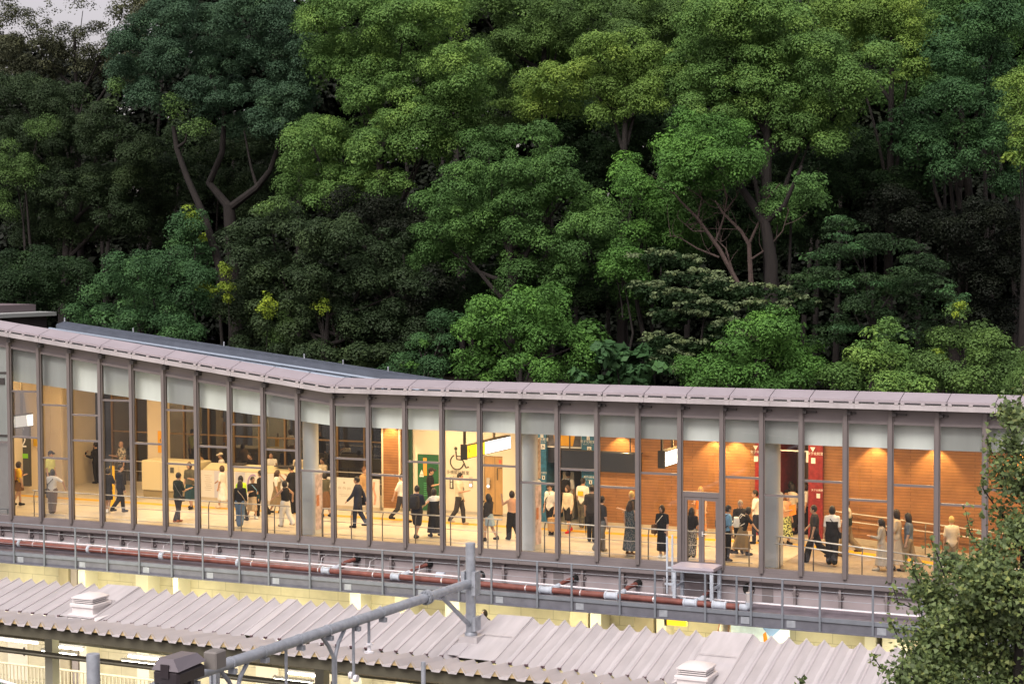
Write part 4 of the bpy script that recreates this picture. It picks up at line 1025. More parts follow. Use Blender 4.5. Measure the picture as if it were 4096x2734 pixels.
        def fn(X, Y, Z):
            t = np.clip((zt_-Z)/(zt_-hemz), 0, 1); th_ = np.arctan2(Y-cy*t, X)
            w = (.150*bw+(r1-.150*bw)*t**.8)*(1+.07*t*np.sin(9*th_+ph)); d = (.112*bw+(r1*.82-.112*bw)*t**.8+abs(stride)*.10*t)*(1+.07*t*np.sin(9*th_+ph))
            return np.maximum((np.sqrt((X/w)**2+((Y-cy*t)/d)**2)-1)*np.minimum(w, d), np.maximum(Z-zt_, hemz-Z))
        Bt.upd(np.array([-.5, -.6, 0]), np.array([.5, .6, k]), fn, .01)
        child('skirt', Bt, cmat(bc))
    # shoes
    Sh = Field((-.3, lo[1], -.03), (.3, hi[1]+.1, .35*k), vox*.85)
    for hip, kn_, an in legs:
        Sh.cone(an+[0, -.025, -.02], an+[0, .145*hs_, -.032], .047, .038, .015); Sh.cone(an+[0, -.01, -.02], an+[0, -.01, .03], .046, .043, .02)
    child('shoes', Sh, cmat(shoes))
    # hair
    st_, hcol = hair
    if st_ != 'bald':
        Hf = Field(hc-[.22, .26, .62], hc+[.22, .22, .2], vox*.9)
        Hf.ell(hd(0, -.014, .016), (.085*hs_, .102*hs_, .120*hs_), .01)
        if st_ in ('bob', 'long', 'pony'): Hf.ell(hd(0, -.02, -.03), (.096*hs_, .098*hs_, .115*hs_), .03)
        if st_ == 'long':
            Hf.cone(hd(-.03, -.055, -.06), hd(-.035, -.085, -.33), .068, .05, .03); Hf.cone(hd(.03, -.055, -.06), hd(.035, -.085, -.36), .068, .05, .03)
        if st_ == 'vlong':
            Hf.ell(hd(0, -.02, -.03), (.1*hs_, .1*hs_, .12*hs_), .03); Hf.cone(hd(-.03, -.06, -.06), hd(-.04, -.1, -.48), .075, .06, .03); Hf.cone(hd(.03, -.06, -.06), hd(.04, -.1, -.48), .075, .055, .03)
        if st_ == 'pony': Hf.cone(hd(0, -.10, .0), hd(0, -.14, -.3), .045, .025, .02)
        if st_ == 'bun': Hf.ell(hd(0, -.10, .07), (.05, .05, .05), .02)
        fc = hd(0, .125, -.05 if st_ != 'short' else -.055); rr = (.078*hs_, .092*hs_, .112*hs_) if st_ != 'short' else (.1*hs_, .13*hs_, .115*hs_)
        def face_cut(X, Y, Z): return -((np.sqrt(((X-fc[0])/rr[0])**2+((Y-fc[1])/rr[1])**2+((Z-fc[2])/rr[2])**2)-1)*.08)
        Hf.cut(face_cut)
        if st_ == 'short':
            nz = hc[2]-.07*hs_; Hf.cut(lambda X, Y, Z: nz-Z+0*X+0*Y)
        child('hair', Hf, mat('hair_'+hcol, HAIRC[hcol], .5, noise=.2, nscale=30))
    if cap:
        Cf = Field(hc-[.2, .2, .05], hc+[.2, .32, .2], vox*.8); Cf.ell(hd(0, -.006, .035), (.092*hs_, .108*hs_, .108*hs_), .01); q = hd(0, 0, .04)[2]; Cf.cut(lambda X, Y, Z: q-Z+0*X+0*Y)
        a = hd(0, .09, .045); b2 = hd(0, .16, .035); Cf.cone(a, b2, .045, .03, .01); Cf.cut(lambda X, Y, Z: np.maximum(Z-hd(0, 0, .15)[2], -9)+0*X+0*Y)
        child('cap', Cf, cmat(cap))
    info = dict(o=o, k=k, dz=dz, arms=armj, hc=hc, bw=bw, uvz=(u, v, zz), face=face)
    PEOPLE.append(info)
    return info
def loc_mesh(pi, name, b, M, label, cat, group=None):
    """a thing carried by a person: built in the person's frame, placed as an object of its own"""
    o = bpy.data.objects.new(name, b.mesh(name, M)); COL.objects.link(o)
    o.location = pi['o'].location; o.rotation_euler = pi['o'].rotation_euler
    ORG[o.name] = (0, 0, 0)
    return tag(o, label, cat, group)
def sub(o, name, b, M):
    c = bpy.data.objects.new(name, b.mesh(name, M)); COL.objects.link(c); c.parent = o
def backpack(pi, col, lbl, w=.15, hgt=.42):
    k = pi['k']; z0 = .58*k+pi['dz']; y = -.125*pi['bw']
    b = MB(); b.sm = True
    rings = []
    for t, s_ in ((0, .7), (.06, .95), (.3, 1), (.8, .97), (.95, .8), (1, .5)):
        rings.append([(x*w*s_, y-.085+yy*.085*s_, z0+t*hgt) for x, yy in ((-1, -.5), (-.7, -1), (.7, -1), (1, -.5), (1, .8), (-1, .8))])
    b.loft(rings); o = loc_mesh(pi, 'backpack', b, cmat(col), lbl, 'backpack')
    b = MB(); b.sm = True
    rings = [[(x*w*.75*s_, y-.2+yy*.03*s_, z0+.05+t*hgt*.45) for x, yy in ((-1, -.5), (-.7, -1), (.7, -1), (1, -.5), (1, 1), (-1, 1))] for t, s_ in ((0, .8), (.1, 1), (.9, 1), (1, .8))]
    b.loft(rings); sub(o, 'front_pocket', b, cmat(col))
    for sx in (-1, 1):
        b = MB(); zz = .82*k+pi['dz']; b.tube([(sx*.09, y, z0+hgt*.9), (sx*.095, y*.3, zz+.02), (sx*.1, -y+.02, zz-.06), (sx*.12, -y+.01, z0+.18), (sx*.14, y, z0+.06)], .014, 5); sub(o, 'strap', b, cmat(col))
def sidebag(pi, col, lbl, sx=1, z=.47, w=.13, hgt=.24, strap=True, round_=False, fwd=0., scol=None):
    k = pi['k']; zc = z*k+pi['dz']; x = sx*.215*pi['bw']
    b = MB(); b.sm = True
    if round_: b.lathe((x, fwd, zc), [(.02, -.05), (w*.9, -.045), (w, 0), (w*.9, .045), (.02, .05)], 16, 'u')
    else: b.loft([[(x+a*.05*s_, fwd+c*w*s_, zc-hgt/2+t*hgt) for a, c in ((-1, -1), (1, -1), (1.1, 0), (1, 1), (-1, 1), (-1.1, 0))] for t, s_ in ((0, .85), (.1, 1), (.85, .98), (1, .9))])
    o = loc_mesh(pi, 'shoulder_bag', b, cmat(col), lbl, 'bag')
    if strap:
        b = MB(); zt_ = .825*k+pi['dz']; b.tube([(x, fwd, zc+hgt*.4), (x*.5, .13, .68*k+pi['dz']), (-sx*.05, .1, zt_-.04), (-sx*.075, 0, zt_+.025), (-sx*.04, -.12, zt_-.08), (x*.5, -.14, .68*k+pi['dz']), (x, fwd-.02, zc+hgt*.4)], .013, 5); sub(o, 'strap', b, cmat(scol or col))
def handbag(pi, col, lbl, hand=1, w=.16, hgt=.3, d=.05, name='tote_bag', cat='bag'):
    a = pi['arms'][hand]; p = a[2]+a[3]*.08
    b = MB(); b.loft([[(p[0]+x*d*s_, p[1]+y*w*s_, p[2]-.14-hgt+t*hgt) for x, y in ((-1, -1), (1, -1), (1, 1), (-1, 1))] for t, s_ in ((0, .92), (.1, 1), (1, .97))])
    o = loc_mesh(pi, name, b, cmat(col), lbl, cat)
    b = MB(); b.tube([(p[0], p[1]-w*.5, p[2]-.15), (p[0], p[1]-.03, p[2]-.01), (p[0], p[1]+.03, p[2]-.01), (p[0], p[1]+w*.5, p[2]-.15)], .008, 5); sub(o, 'handle', b, cmat(col))
    return o
def phone(pi, lbl, hand=1, size=(.036, .006, .075), name='phone', col='black', cat='phone'):
    a = pi['arms'][hand]; p = a[2]+a[3]*.1+np.array([0, 0, .05]); s_ = size
    b = MB(); b.bbox(p[0]-s_[0], p[0]+s_[0], p[1]-s_[1], p[1]+s_[1], p[2]-s_[2], p[2]+s_[2], .003)
    return loc_mesh(pi, name, b, cmat(col), lbl, cat)
# ------------------------------------------------------------------ the crowd, from left to right
L_, R_, A_, T_ = 180, 0, 90, 270
p = person('person in cap and dark jacket at the far left, arm stretched towards the white sign', (107, 1950), 1.66, 20, ('charcoal', 'long', .5), ('trousers', 'black'), arms=('hang', 'point'), cap='black')
p = person('person with curly dark hair, yellow shirt and brown skirt at the far left railing', (75, 2022), 1.58, 60, ('yellow', 'short', .5), ('skirt', 'brown', .35), ('bob', 'dark'), ('bent', 'hang'), .5)
backpack(p, 'rust', 'rust-brown backpack on the curly-haired person in yellow')
p = person('person in white top and brown plaid wide trousers, seen from behind near the left end', (211, 2053), 1.53, 115, ('white', 'short', .52), ('wide', ('plaid', 'brown', 'olive', 14.)), ('bob', 'black'), ('phone', 'side'), .4, look=-30)
p2 = p; sidebag(p, 'charcoal', 'small dark bag with black straps on the person in plaid trousers', -1, .5, .08, .16)
p = person('station worker in a cap and pale lime vest behind the person in plaid trousers', (203, 1990), 1.72, R_, ('lime', 'short', .5), ('trousers', 'charcoal'), arms=('hang', 'hang'), cap='navy')
p = person('person in dark clothes and tan skirt reading a phone by the left dark window', (332, 1926), 1.55, R_, ('black', 'long', .54), ('skirt', 'stone', .25), ('long', 'black'), ('phone', 'phone'))
phone(p, 'phone held by the person in the tan skirt', 0)
p = person('person in a tan jacket half hidden behind the third mullion from the left', (304, 1932), 1.6, 200, ('tan', 'long', .5), ('trousers', 'charcoal'), ('short', 'dark'), ('bent', 'hang'))
p = person('person in black standing at the back, just left of the person in the floral shirt', (386, 1932), 1.6, L_, ('black', 'long', .5), ('trousers', 'black'), ('short', 'black'), ('bent', 'bent'))
p = person('bald person in a pale floral shirt at the back behind the railing', (490, 1938), 1.70, 250, (('floral', 'cream', 'grey', 14.), 'short', .5), ('trousers', 'charcoal'), ('bald', 'black'), ('hang', 'bent'))
p = person('person in a short black dress and white sneakers beside the person in all black', (433, 2050), 1.56, 100, ('black', 'short', .5), ('skirt', 'black', .3, .2), ('bob', 'black'), ('hang', 'bent'), .3, shoes='white')
p = person('person in all black walking with head bent beside the short black dress', (482, 2050), 1.68, 60, ('black', 'long', .47), ('trousers', 'black'), ('short', 'black'), ('hang', 'hang'), .7, look=30)
p = person('security guard in dark uniform behind the pale counter at the left', (632, 1962), 1.75, 290, ('navy', 'short', .5), ('trousers', 'navy'), ('short', 'black'), ('hang', 'hang'))
p = person('person in a black top and grey trousers with red-brown shoes and a shoulder strap', (714, 2089), 1.66, 75, ('darkgreen', 'short', .46), ('trousers', 'charcoal'), ('short', 'black'), ('hang', 'bent'), .4, shoes='rust')
sidebag(p, 'charcoal', 'thin dark shoulder bag of the person with red-brown shoes', 1, .48, .08, .16, scol='grey')
p = person('person in olive top and long teal skirt facing the glass before the hoarding', (761, 2035), 1.64, 270, ('olive', 'short', .52), ('longskirt', 'teal', .22, .23), ('bob', 'brown'), ('bent', 'hang'), .3)
p = person('person with tan sleeves leaning behind the pale counter', ('uv', -10.1, 7.6), 1.6, 200, ('tan', 'long', .5), ('trousers', 'charcoal'), ('short', 'brown'), ('bent', 'bent'), lean=12)
p = person('person with a white cap and white shirt behind the pale counter', ('uv', -9.35, 7.7), 1.55, 230, ('white', 'short', .5), ('trousers', 'denim'), ('short', 'black'), ('bent', 'bent'), cap='cream')
p = person('person in black leaning on the rear rail above the left hoarding', ('uv', -8.1, 7.9), 1.6, 250, ('black', 'long', .5), ('trousers', 'black'), ('short', 'black'), ('bent', 'bent'), lean=10)
p = person('person in a white shirt with a dark strap bent over behind the left hoarding', ('uv', -7.25, 7.8), 1.68, 300, ('white', 'short', .5), ('trousers', 'charcoal'), ('short', 'black'), ('phone', 'bent'), lean=8)
backpack(p, 'charcoal', 'dark backpack of the bent person in a white shirt behind the hoarding')
p = person('person in a pale blurred dress walking close along the hoarding', (892, 2032), 1.5, L_, ('white', 'short', .5), ('longskirt', 'white', .2, .22), ('bob', 'brown'), ('hang', 'reach'), .6, shoes='cream')
p = person('long brown-haired person in a black sweater and blue jeans', (962, 2106), 1.52, 110, ('black', 'long', .48), ('wide', 'denim'), ('long', 'brown'), ('hang', 'hang'), .6, shoes='denim')
sidebag(p, 'beige', 'beige shoulder bag of the person in jeans', 1, .5, .07, .14, scol='beige')
p = person('person in a neon yellow jacket behind the person in jeans', (966, 2084), 1.52, 160, ('neon', 'long', .47), ('trousers', 'black'), ('bob', 'black'), ('hang', 'hang'), .4)
p = person('short person in a black top and beige skirt with a blue bag', (1011, 2074), 1.42, 330, ('black', 'short', .52), ('skirt', 'beige', .2, .2), ('short', 'black'), ('hang', 'bent'), .5, shoes='white')
sidebag(p, 'teal', 'round teal bag on a bright blue strap', -1, .50, .14, .2, round_=True, fwd=-.04, scol='sky')
p = person('dark-clothed person mostly hidden by the seventh mullion, behind the round teal bag', (1046, 2062), 1.55, L_, ('black', 'long', .5), ('trousers', 'black'), ('short', 'black'), ('hang', 'hang'), .5)
p = person('person in a white shirt with black braces above the middle of the hoarding', ('uv', -6.0, 7.7), 1.72, 280, ('cream', 'short', .5), ('trousers', 'charcoal'), ('short', 'black'), ('hang', 'hang'))
backpack(p, 'black', 'black backpack of the person with braces above the hoarding')
p = person('person in a white tee and olive-brown overall dress walking right', (1109, 2054), 1.5, R_+20, ('white', 'short', .55), ('longskirt', 'khaki', .2, .24), ('pony', 'brown'), ('reach', 'hang'), .5, outer='khaki')
p = person('person in a yellow-beige shirt behind the hoarding next to the left column', ('uv', -5.0, 7.7), 1.55, 260, ('cream', 'short', .5), ('trousers', 'beige'), ('short', 'dark'), ('bent', 'bent'))
p = person('person in a black vest and white trousers with arms stretched to the left', (1142, 2105), 1.50, 165, ('black', 'none', .54), ('wide', 'white'), ('bob', 'black'), ('reach', 'side'), .6, shoes='beige')
p = person('tall person in black with folded arms beside the left column', (1170, 2052), 1.66, L_, ('black', 'short', .5), ('trousers', 'black'), ('short', 'black'), ('fold', 'fold'))
p = person('person in a grey top and dark brown skirt right of the left column', (1302, 2068), 1.52, 150, ('olive', 'short', .55), ('longskirt', 'brown', .24, .24), ('bob', 'black'), ('bent', 'reach'), .4)
sidebag(p, 'cream', 'cream cloth tote with an orange print at the side of the brown skirt', 1, .52, .16, .36, strap=False)
p = person('person in a dark navy suit walking left past the hoarding', (1432, 2110), 1.66, 190, ('navy', 'long', .47), ('trousers', 'navy'), ('short', 'black'), ('fwd', 'back'), .5)
sidebag(p, 'black', 'black briefcase on the shoulder of the person in the suit', 1, .50, .19, .26, strap=True)
p = person('person with glasses and a tan coat behind the suited person', (1458, 2058), 1.64, 350, ('tan', 'long', .42), ('trousers', 'beige'), ('short', 'auburn'), ('hang', 'hang'), .4, shoes='brown')
p = person('person in a white shirt striding behind the mullion left of the backpacker in navy', (1607, 2088), 1.62, R_, ('white', 'short', .5), ('trousers', 'charcoal'), ('short', 'black'), ('hang', 'back'), .8)
sidebag(p, 'brown', 'brown bag of the striding person in a white shirt', -1, .52, .11, .22)
p = person('person in a navy tee and shorts with a dark backpack', (1669, 2156), 1.68, 95, ('navy', 'short', .48), ('shorts', 'charcoal'), ('short', 'black'), ('hang', 'bent'), .7, shoes='navy')
backpack(p, 'charcoal', 'dark green-black backpack on the person in shorts')
p = person('person in a long black pinafore dress over a white tee reaching to the left', (1738, 2146), 1.52, 150, ('white', 'short', .56), ('longskirt', 'black', .1, .27), ('bob', 'dark'), ('reach', 'hang'), .5, outer='black')
p = person('person in black with a cap by the green panel', (1722, 2062), 1.62, 20, ('black', 'short', .5), ('trousers', 'black'), ('short', 'black'), ('hang', 'bent'), cap='charcoal')
handbag(p, 'lime', 'yellow-green bag low beside the green panel', 0, .1, .22)
p = person('person in a beige tee and slim black trousers below the wheelchair sign', (1838, 2097), 1.70, 10, ('cream', 'short', .47), ('trousers', 'charcoal'), ('short', 'black'), ('hang', 'bent'), .6, shoes='beige')
sidebag(p, 'black', 'thin black shoulder strap bag on the beige tee', -1, .52, .05, .1)
p = person('person with very long black hair, dark cardigan and pale denim skirt', (1956, 2163), 1.46, 165, ('charcoal', 'long', .52), ('skirt', 'ltdenim', .33, .18), ('vlong', 'black'), ('hang', 'hold'), .6)
b = MB(); a = p['arms'][1]; q = a[2]+a[3]*.1
b.loft([[(q[0]+.01*s_, q[1]+c*.14*t, q[2]+t*.16) for s_, c in ((-1, -1), (1, -1), (1, 1), (-1, 1))] for t in (.05, 1)]); loc_mesh(p, 'folded_fan', b, cmat('black'), 'black fan held up by the long-haired person in a denim skirt', 'fan')
p = person('person in peach top and wide black trousers, hand raised, left of the middle column', (2050, 2158), 1.52, 150, ('peach', 'none', .55), ('wide', 'black'), ('bob', 'dark'), ('up', 'hang'), .5)
p = person('person in a cap, white tee and black shorts carrying a large paper bag', (2203, 2138), 1.62, 255, ('white', 'short', .46), ('shorts', 'black'), ('short', 'black'), ('hang', 'hang'), .3, cap='black')
o = handbag(p, 'tan', 'large brown paper carrier bag with a black mark beside the middle column', 0, .22, .42, .1, name='paper_bag')
b = MB(); a = p['arms'][0]; q = a[2]+a[3]*.08; b.prism([(q[0]-.105, q[1]-.08, q[2]-.4), (q[0]-.105, q[1]+.08, q[2]-.4), (q[0]-.105, q[1], q[2]-.27)], (-.004, 0, 0)); sub(o, 'black_mark', b, cmat('black'))
sidebag(p, 'black', 'black crossbody strap of the person with the paper bag', 1, .55, .06, .12)
p = person('person in a loose beige top, shorts and red socks beside the paper-bag carrier', (2273, 2130), 1.50, 250, ('cream', 'long', .42), ('shorts', 'black'), ('bob', 'brown'), ('hang', 'hang'), .4, shoes='red')
p = person('person in a white shirt and black backpack walking into the blue restroom entrance', (2272, 2082), 1.66, A_, ('white', 'short', .5), ('trousers', 'darkgreen'), ('short', 'black'), ('hang', 'hang'), .4)
backpack(p, 'black', 'black backpack with pink trim in front of the blue restroom entrance')
p = person('person in a white tee with a yellow back print and camouflage trousers', (2331, 2112), 1.62, 85, ('white', 'short', .48), ('wide', ('camo', 'olive', 'charcoal', 12.)), ('short', 'black'), ('hang', 'hang'), .4, shoes='yellow')
b = MB(); k_ = p['k']; b.box(-.1, .1, -.155, -.145, .66*k_, .75*k_); loc_mesh(p, 'back_print', b, cmat('yellow'), 'yellow print on the back of the white tee', 'print') if False else sub(p['o'], 'shirt_print', b, cmat('yellow'))
p = person('person in dark tee with a closed umbrella near the dark display board', (2368, 2166), 1.74, 100, ('charcoal', 'short', .5), ('trousers', 'black'), ('short', 'black'), ('hang', 'hang'), .2)
a = p['arms'][0]; q = a[2]+a[3]*.08; b = MB(); b.sm = True; b.tube([(q[0], q[1], q[2]+.05), (q[0], q[1]+.02, q[2]-.1), (q[0], q[1]+.08, q[2]-.62)], [.012, .035, .006], 8); loc_mesh(p, 'closed_umbrella', b, cmat('black'), 'closed black umbrella hanging from a hand near the display board', 'umbrella')
p = person('person in wide grey trousers stepping right behind the mullion under the display board', (2405, 2207), 1.66, 60, ('charcoal', 'short', .5), ('wide', 'grey'), ('short', 'black'), ('hang', 'hang'), .6, shoes='stone')
p = person('person with wavy brown hair in a grey patterned long dress, back to the wood wall', (2522, 2221), 1.60, 80, (('dots', 'grey', 'teal', 30.), 'none', .5), ('longskirt', ('dots', 'grey', 'teal', 30.), .1, .24), ('vlong', 'brown'), ('hang', 'hang'), shoes='brown')
p = person('blond person pointing left behind the patterned grey dress', (2530, 2178), 1.62, 170, ('charcoal', 'short', .5), ('trousers', 'charcoal'), ('short', 'blond'), ('bent', 'reach'), .3, shoes='stone')
p = person('person facing the window in a black tee and long black skirt holding a brown bag', (2649, 2229), 1.52, 262, ('black', 'short', .5), ('longskirt', 'black', .13, .19), ('bob', 'dark'), ('hang', 'hang'), shoes='white')
sidebag(p, 'brown', 'brown leather bag held in front by the person facing the window', 1, .54, .16, .26, fwd=.06, scol='cream')
p = person('person with straight black hair and patterned grey trousers behind the glass door', (2766, 2226), 1.43, 95, ('black', 'short', .52), ('wide', ('dots', 'stone', 'charcoal', 26.)), ('long', 'black'), ('hang', 'hang'))
p = person('blond person in an orange top and printed long dress above the glass door', (2803, 2145), 1.56, 280, ('orange', 'none', .54), ('longskirt', ('dots', 'orange', 'beige', 18.), .12, .2), ('bob', 'blond'), ('fwd', 'bent'), .3)
p = person('person in a sky-blue tee and black trousers right of the glass door', (2910, 2244), 1.60, 40, ('sky', 'short', .46), ('trousers', 'black'), ('short', 'black'), ('hang', 'hang'))
backpack(p, 'charcoal', 'dark backpack on the sky-blue tee')
p = person('grey-haired person in a dark shawl between the sky-blue tee and the brown dress', (2958, 2212), 1.58, 300, ('charcoal', 'long', .44), ('trousers', 'black'), ('short', 'grey'), ('bent', 'bent'), lean=8)
p = person('person in a long brown dress and white backpack bending forward with a trolley', (2972, 2222), 1.46, 30, ('black', 'short', .5), ('longskirt', 'khaki', .14, .27), ('bob', 'black'), ('hang', 'reach'), .8, lean=14)
backpack(p, 'white', 'small white backpack on the brown dress', .11, .3)
b = MB(); b.sm = True; qx = p['arms'][0][2]; b.lathe((qx[0]-.06, qx[1]+.1, .1), [(.02, 0), (.09, .005), (.09, .03), (.02, .035)], 14, 'u'); b.tube([(qx[0]-.04, qx[1]+.1, .1), (qx[0]-.02, qx[1], qx[2]-.06)], .012, 6); loc_mesh(p, 'hand_trolley', b, cmat('stone'), 'small wheeled trolley beside the brown dress', 'trolley')
p = person('person in a white tee and dark jeans left of the right column', (3024, 2173), 1.62, 200, ('white', 'short', .48), ('trousers', 'navy'), ('short', 'black'), ('fwd', 'hang'), .4)
for lb, uu, vv_, hh, tp, hr, fc in (('black-haired person in dark top at the left of the queue in the red entrance', 12.42, 7.2, 1.58, 'black', ('bob', 'black'), 120), ('person in a pale blouse queueing in the red entrance', 12.62, 6.7, 1.56, 'cream', ('bob', 'black'), 60),
                                   ('auburn-haired person in a peach top queueing deep in the red entrance', 12.85, 7.9, 1.64, 'peach', ('bob', 'auburn'), 250), ('person in white amid the queue in the red entrance', 13.0, 6.9, 1.58, 'white', ('bob', 'dark'), 200),
                                   ('person in white at the right edge of the queue beside the red panel', 13.2, 7.5, 1.6, 'white', ('long', 'auburn'), 230)):
    person(lb, ('uv', uu, vv_), hh, fc, (tp, 'short', .52), ('trousers', 'black') if tp != 'cream' else ('longskirt', 'black', .15, .2), hr, ('hang', 'bent'))
p = person('person in a tan top and green floral skirt just right of the right column', (3143, 2176), 1.55, 330, ('peach', 'short', .52), ('longskirt', ('dots', 'lime', 'darkgreen', 22.), .15, .27), ('bob', 'auburn'), ('hang', 'hold'), .3)
a = p['arms'][1]; q = a[2]+a[3]*.1; b = MB(); b.hexa([(q[0]-.02, q[1]-.12, q[2]-.2), (q[0]+.0, q[1]-.12, q[2]-.2), (q[0]+.0, q[1]+.14, q[2]-.12), (q[0]-.02, q[1]+.14, q[2]-.12), (q[0]-.02, q[1]-.16, q[2]+.1), (q[0], q[1]-.16, q[2]+.1), (q[0], q[1]+.1, q[2]+.18), (q[0]-.02, q[1]+.1, q[2]+.18)]); loc_mesh(p, 'orange_folder', b, cmat('orange'), 'bright orange folder held by the person in the floral skirt', 'folder')
p = person('person in a dark grey shirt and black trousers striding left on the ramp', (3258, 2247), 1.66, 195, ('charcoal', 'short', .46), ('wide', 'black'), ('short', 'dark'), ('hang', 'fwd'), 1.)
p = person('person in a white tee, black overalls and black boots beside the dark grey shirt', (3328, 2258), 1.68, 100, ('white', 'short', .55), ('wide', 'black'), ('bob', 'black'), ('hang', 'hang'), .4, outer='black')
sidebag(p, 'black', 'black strap bag over the white tee on the ramp', 1, .5, .08, .16)
p = person('person in a cream tee and brown trousers walking left behind the mullion on the ramp', (3388, 2222), 1.68, 200, ('cream', 'short', .48), ('wide', 'khaki'), ('short', 'black'), ('fwd', 'hang'), .8, shoes='brown')
sidebag(p, 'darkgreen', 'dark shoulder bag behind the cream tee', -1, .62, .12, .2)
p = person('person with a dark ponytail in a long pale dress walking down the ramp', (3526, 2281), 1.48, 190, ('stone', 'long', .5), ('longskirt', 'stone', .1, .22), ('pony', 'black'), ('bent', 'hang'), .6, shoes='stone')
sidebag(p, 'black', 'black strap bag on the back of the long pale dress', 1, .55, .06, .14)
p = person('person with long black hair in a long beige dress on the ramp', (3587, 2278), 1.72, 195, ('beige', 'short', .5), ('longskirt', 'beige', .1, .22), ('long', 'dark'), ('bent', 'hang'), .5)
p = person('person in a blue-grey tee and khaki trousers beside the long beige dress', (3634, 2283), 1.66, 190, ('bluegrey', 'short', .48), ('wide', 'khaki'), ('long', 'black'), ('hang', 'hang'), .7)
p = person('blond short-haired person in a cream shirt at the far right with a dark suitcase', (3806, 2292), 1.62, 120, ('cream', 'short', .44), ('trousers', 'khaki'), ('short', 'blond'), ('hang', 'hang'), .3)
b = MB(); b.bbox(-.42, -.2, -.1, .1, .06, .55, .03); o = loc_mesh(p, 'suitcase', b, cmat('black'), 'dark suitcase beside the blond person at the far right', 'suitcase')
b = MB(); b.tube([(-.36, 0, .55), (-.36, 0, .85), (-.26, 0, .85), (-.26, 0, .55)], .01, 5); sub(o, 'handle', b, cmat('charcoal'))
q = on_v(1940, 2450, 1.6)
person('person on the platform glimpsed between canopy and walkway right of the steel pole', ('uv', q[0], 1.6), 1.6, 250, ('black', 'short', .5), ('trousers', 'black'), ('bob', 'dark'), z=q[2]-1.50, group='people on the platform')
q = on_v(2908, 2500, 1.6)
person('person in white glimpsed on the platform in front of the pale blue advert board', ('uv', q[0], 1.4), 1.65, 240, ('white', 'short', .4), ('trousers', 'white'), ('short', 'black'), z=q[2]-.95, group='people on the platform', skin=SKIN2)

# ------------------------------------------------------------------ furniture and signs inside the hall
def rail_run(name, lbl, us, v, z_of, tops, bend=True, ends=()):
    t = thing(name, lbl, 'railing', (us[0], v, z_of(us[0])))
    for h in tops:
        b = MB(); b.sm = True; b.tube([(u, v-(.0 if h > .85 else .06), z_of(u)+h) for u in ends], .021 if h > .6 else .012, 8); part('rail', b, m_steel, t)
    for u in us:
        b = MB(); z = z_of(u); b.tube([(u, v-.06, z), (u, v-.06, z+tops[0]-.16), (u-.0, v, z+tops[0]-.02)], .018, 6); part('rail_post', b, m_post, t)
    return t
fz = lambda u: 0.
rail_run('glass_side_railing', 'low steel railing just inside the glass of the left section', [-12.1, -11.85, -10.5, -9.25, -8.0, -6.75, -5.0, -3.75, -2.5, -.75], .6, fz, (.88, .50, .1), ends=(-12.2, -1.95))
rail_run('glass_side_railing', 'low steel railing just inside the glass between the left and middle columns', [-.72, .3, 1.4, 2.55, 3.75, 5.0, 5.3], .6, fz, (.88, .50, .1), ends=(-.75, 5.45))
rail_run('glass_side_railing', 'low steel railing just inside the glass between the middle and right columns', [6.85, 7.65, 8.9, 10.1, 11.3, 12.35, 13.1], .6, fz, (.88, .50, .1), ends=(6.8, 13.2))
rail_run('ramp_railing', 'double steel handrail sloping down the ramp just inside the glass', [14.0, 14.95, 16.3, 17.75, 19.2, 20.6], .55, floor_z, (.92, .72), ends=(13.85, 16, 18.5, 21.5))
rail_run('wall_railing', 'double steel handrail along the boarded wall above the ramp', [14.4, 15.6, 16.9, 18.2, 19.5, 20.8], 6.0, floor_z, (.92, .68), ends=(13.95, 16, 18.5, 21.5))
rail_run('rear_railing', 'steel rail in front of the dark rear windows', [-14.8, -13.2, -11.6, -9.4, -7.2, -5, -2.8], 8.5, fz, (.97, .6), ends=(-15.3, -1.85))
